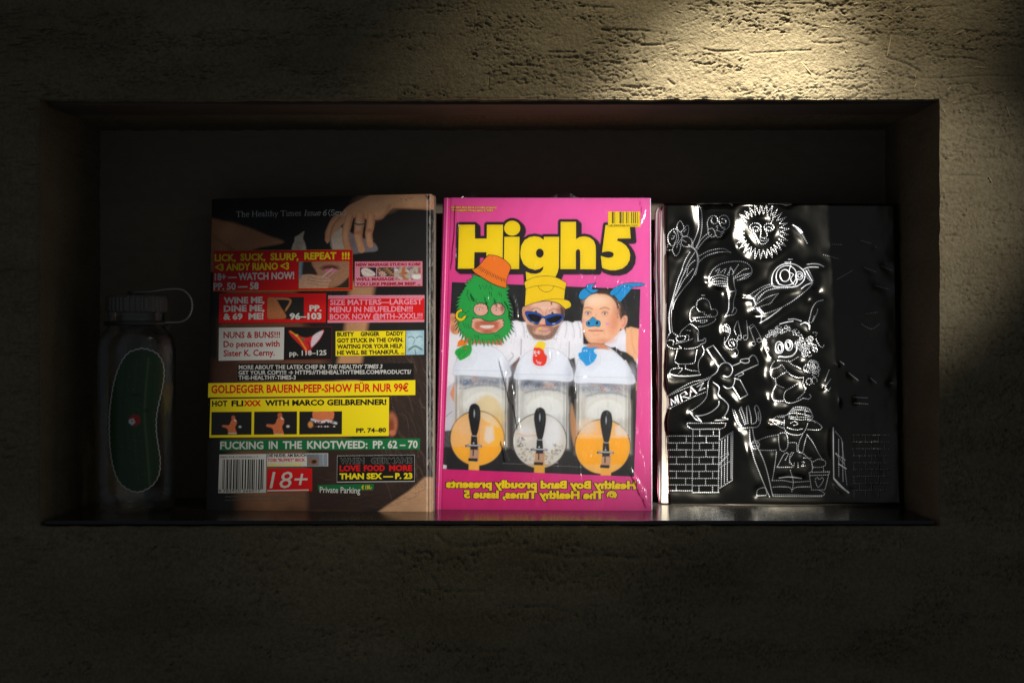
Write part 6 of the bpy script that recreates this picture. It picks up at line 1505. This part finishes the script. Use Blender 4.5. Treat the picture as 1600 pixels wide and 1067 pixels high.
for i, p in enumerate(pc):
    tg = pc[min(i + 1, len(pc) - 1)] - pc[max(i - 1, 0)]; tg /= np.linalg.norm(tg)
    s1 = np.array([0, 1.0, 0]); s2 = np.cross(tg, s1); s2 /= np.linalg.norm(s2)
    for k in range(8):
        t = 2 * math.pi * k / 8; Vs.append(p + s1 * .0030 * math.cos(t) + s2 * .0009 * math.sin(t))
mesh("loop_strap", Vs, [(i * 8 + k, i * 8 + (k + 1) % 8, (i + 1) * 8 + (k + 1) % 8, (i + 1) * 8 + k) for i in range(len(pc) - 1) for k in range(8)], mat_simple("grey_strap", (150, 148, 142), .35, noise=.03), bot, smooth=True)
# scalloped cucumber sticker wrapped round the front of the bottle
GB = fr(100, 420, 2.667)
outl = smooth(GB((335, 332), (385, 350), (412, 390), (418, 440), (410, 500), (396, 560), (386, 620), (386, 680), (394, 740), (402, 800), (395, 860), (365, 905), (310, 930), (260, 915), (225, 880), (203, 820), (191, 740), (188, 650), (191, 580), (206, 480), (232, 400), (265, 352), (300, 336)), True, 8)
d_ = np.r_[0, np.cumsum(np.linalg.norm(np.diff(np.vstack([outl, outl[:1]]), axis=0), axis=1))]
cc = outl.mean(0); nsc = 58
tt = np.linspace(0, d_[-1], 900, endpoint=False); oc = np.vstack([outl, outl[:1]])
ox = np.interp(tt, d_, oc[:, 0]); oy = np.interp(tt, d_, oc[:, 1])
tx = np.gradient(ox); ty = np.gradient(oy); tl = np.hypot(tx, ty); ox2 = ox + ty / tl * 1.5 * np.abs(np.sin(np.pi * nsc * tt / d_[-1])); oy2 = oy - tx / tl * 1.5 * np.abs(np.sin(np.pi * nsc * tt / d_[-1]))
sc_out = np.stack([ox2, oy2], 1)
SB = Paint(166, 538, 264, 776, (214, 212, 206), 3)
inn = np.stack([ox2 - ty / tl * 1.9, oy2 + tx / tl * 1.9], 1)
SB.poly(inn, (44, 74, 42), .3)
for x, c, a_ in ((230, (96, 124, 74), .6), (196, (30, 58, 32), .6), (212, (58, 88, 50), .5), (240, (34, 62, 34), .6), (186, (50, 78, 44), .5)):
    SB.line(smooth(np.array([(x + 2, 560), (x - 4, 640), (x, 700), (x + 4, 755)])), 3.0, c, 1.6, a_)
for k in range(120): SB.ell(random.uniform(174, 256), random.uniform(548, 766), .6, .8, random.choice([(90, 140, 76), (34, 78, 38)]), .4, al=.6)
SB.ell(*GB((300, 525))[0], 8, 3, (26, 44, 26), 1.2, al=.7); SB.ell(*GB((345, 590))[0], 5, 3, (26, 44, 26), 1.2, al=.7)
SB.poly(GB((270, 622), (290, 606), (316, 612), (318, 640), (300, 656), (276, 648)), (190, 40, 34), .5); SB.poly(GB((270, 628), (290, 622), (298, 640), (284, 652), (270, 642)), (226, 224, 216), .5); SB.ell(*GB((284, 634))[0], 1.2, 1, (30, 26, 26), .3)
sx = np.arange(166, 262, .7); sy = np.arange(540, 774, .7); SX, SY = np.meshgrid(sx, sy)
ins = np.zeros(SX.shape, bool)
for a, b_ in zip(sc_out, np.roll(sc_out, -1, 0)):
    if a[1] != b_[1]:
        c = (a[1] > SY) != (b_[1] > SY); ins ^= c & (SX < (b_[0] - a[0]) * (SY - a[1]) / (b_[1] - a[1]) + a[0])
def on_cyl(px, py, r):
    d = np.stack([(px - CX) * S, np.full(px.shape, CD), (CY - py) * S], -1)
    ox_, oy_ = -BX, -CD - BY
    A = d[..., 0] ** 2 + d[..., 1] ** 2; B = 2 * (ox_ * d[..., 0] + oy_ * d[..., 1]); C_ = ox_ ** 2 + oy_ ** 2 - r * r
    t = (-B - np.sqrt(np.maximum(B * B - 4 * A * C_, 0))) / (2 * A)
    return np.array([0, -CD, 0.0]) + d * t[..., None]
SV = on_cyl(SX, SY, BR_ + .0003).reshape(-1, 3)
gf = grid_faces(*SX.shape); gf = gf[ins.ravel()[gf].all(1)]
kp = np.unique(gf); rm = np.full(len(SV), -1); rm[kp] = np.arange(len(kp))
scol = SB.sample(SX, SY).reshape(-1, 3)
mesh("cucumber_sticker", SV[kp], rm[gf][:, ::-1], M_print, bot, smooth=True, col=scol[kp] * .9)

# ---- what each printed banner shows
_bl = ["red banner with yellow and white capitals and a picture of lips", "small pink banner with three thumbnails", "red banner with white capitals and page numbers", "pink and red banner with pink capitals",
       "white banner with red lettering", "black banner with a red and white pictured garment", "yellow banner with black capitals beside a face", "black banner with white capitals", "long yellow banner with red capitals",
       "large yellow banner with three dark thumbnails", "green banner with white capitals", None, "small white banner with a thumbnail", "red square with white 18+", "black banner with white frame", "green strip with white lettering"]
for _o, _l in zip(BANNERS, _bl):
    if _l: _o["label"] = _l
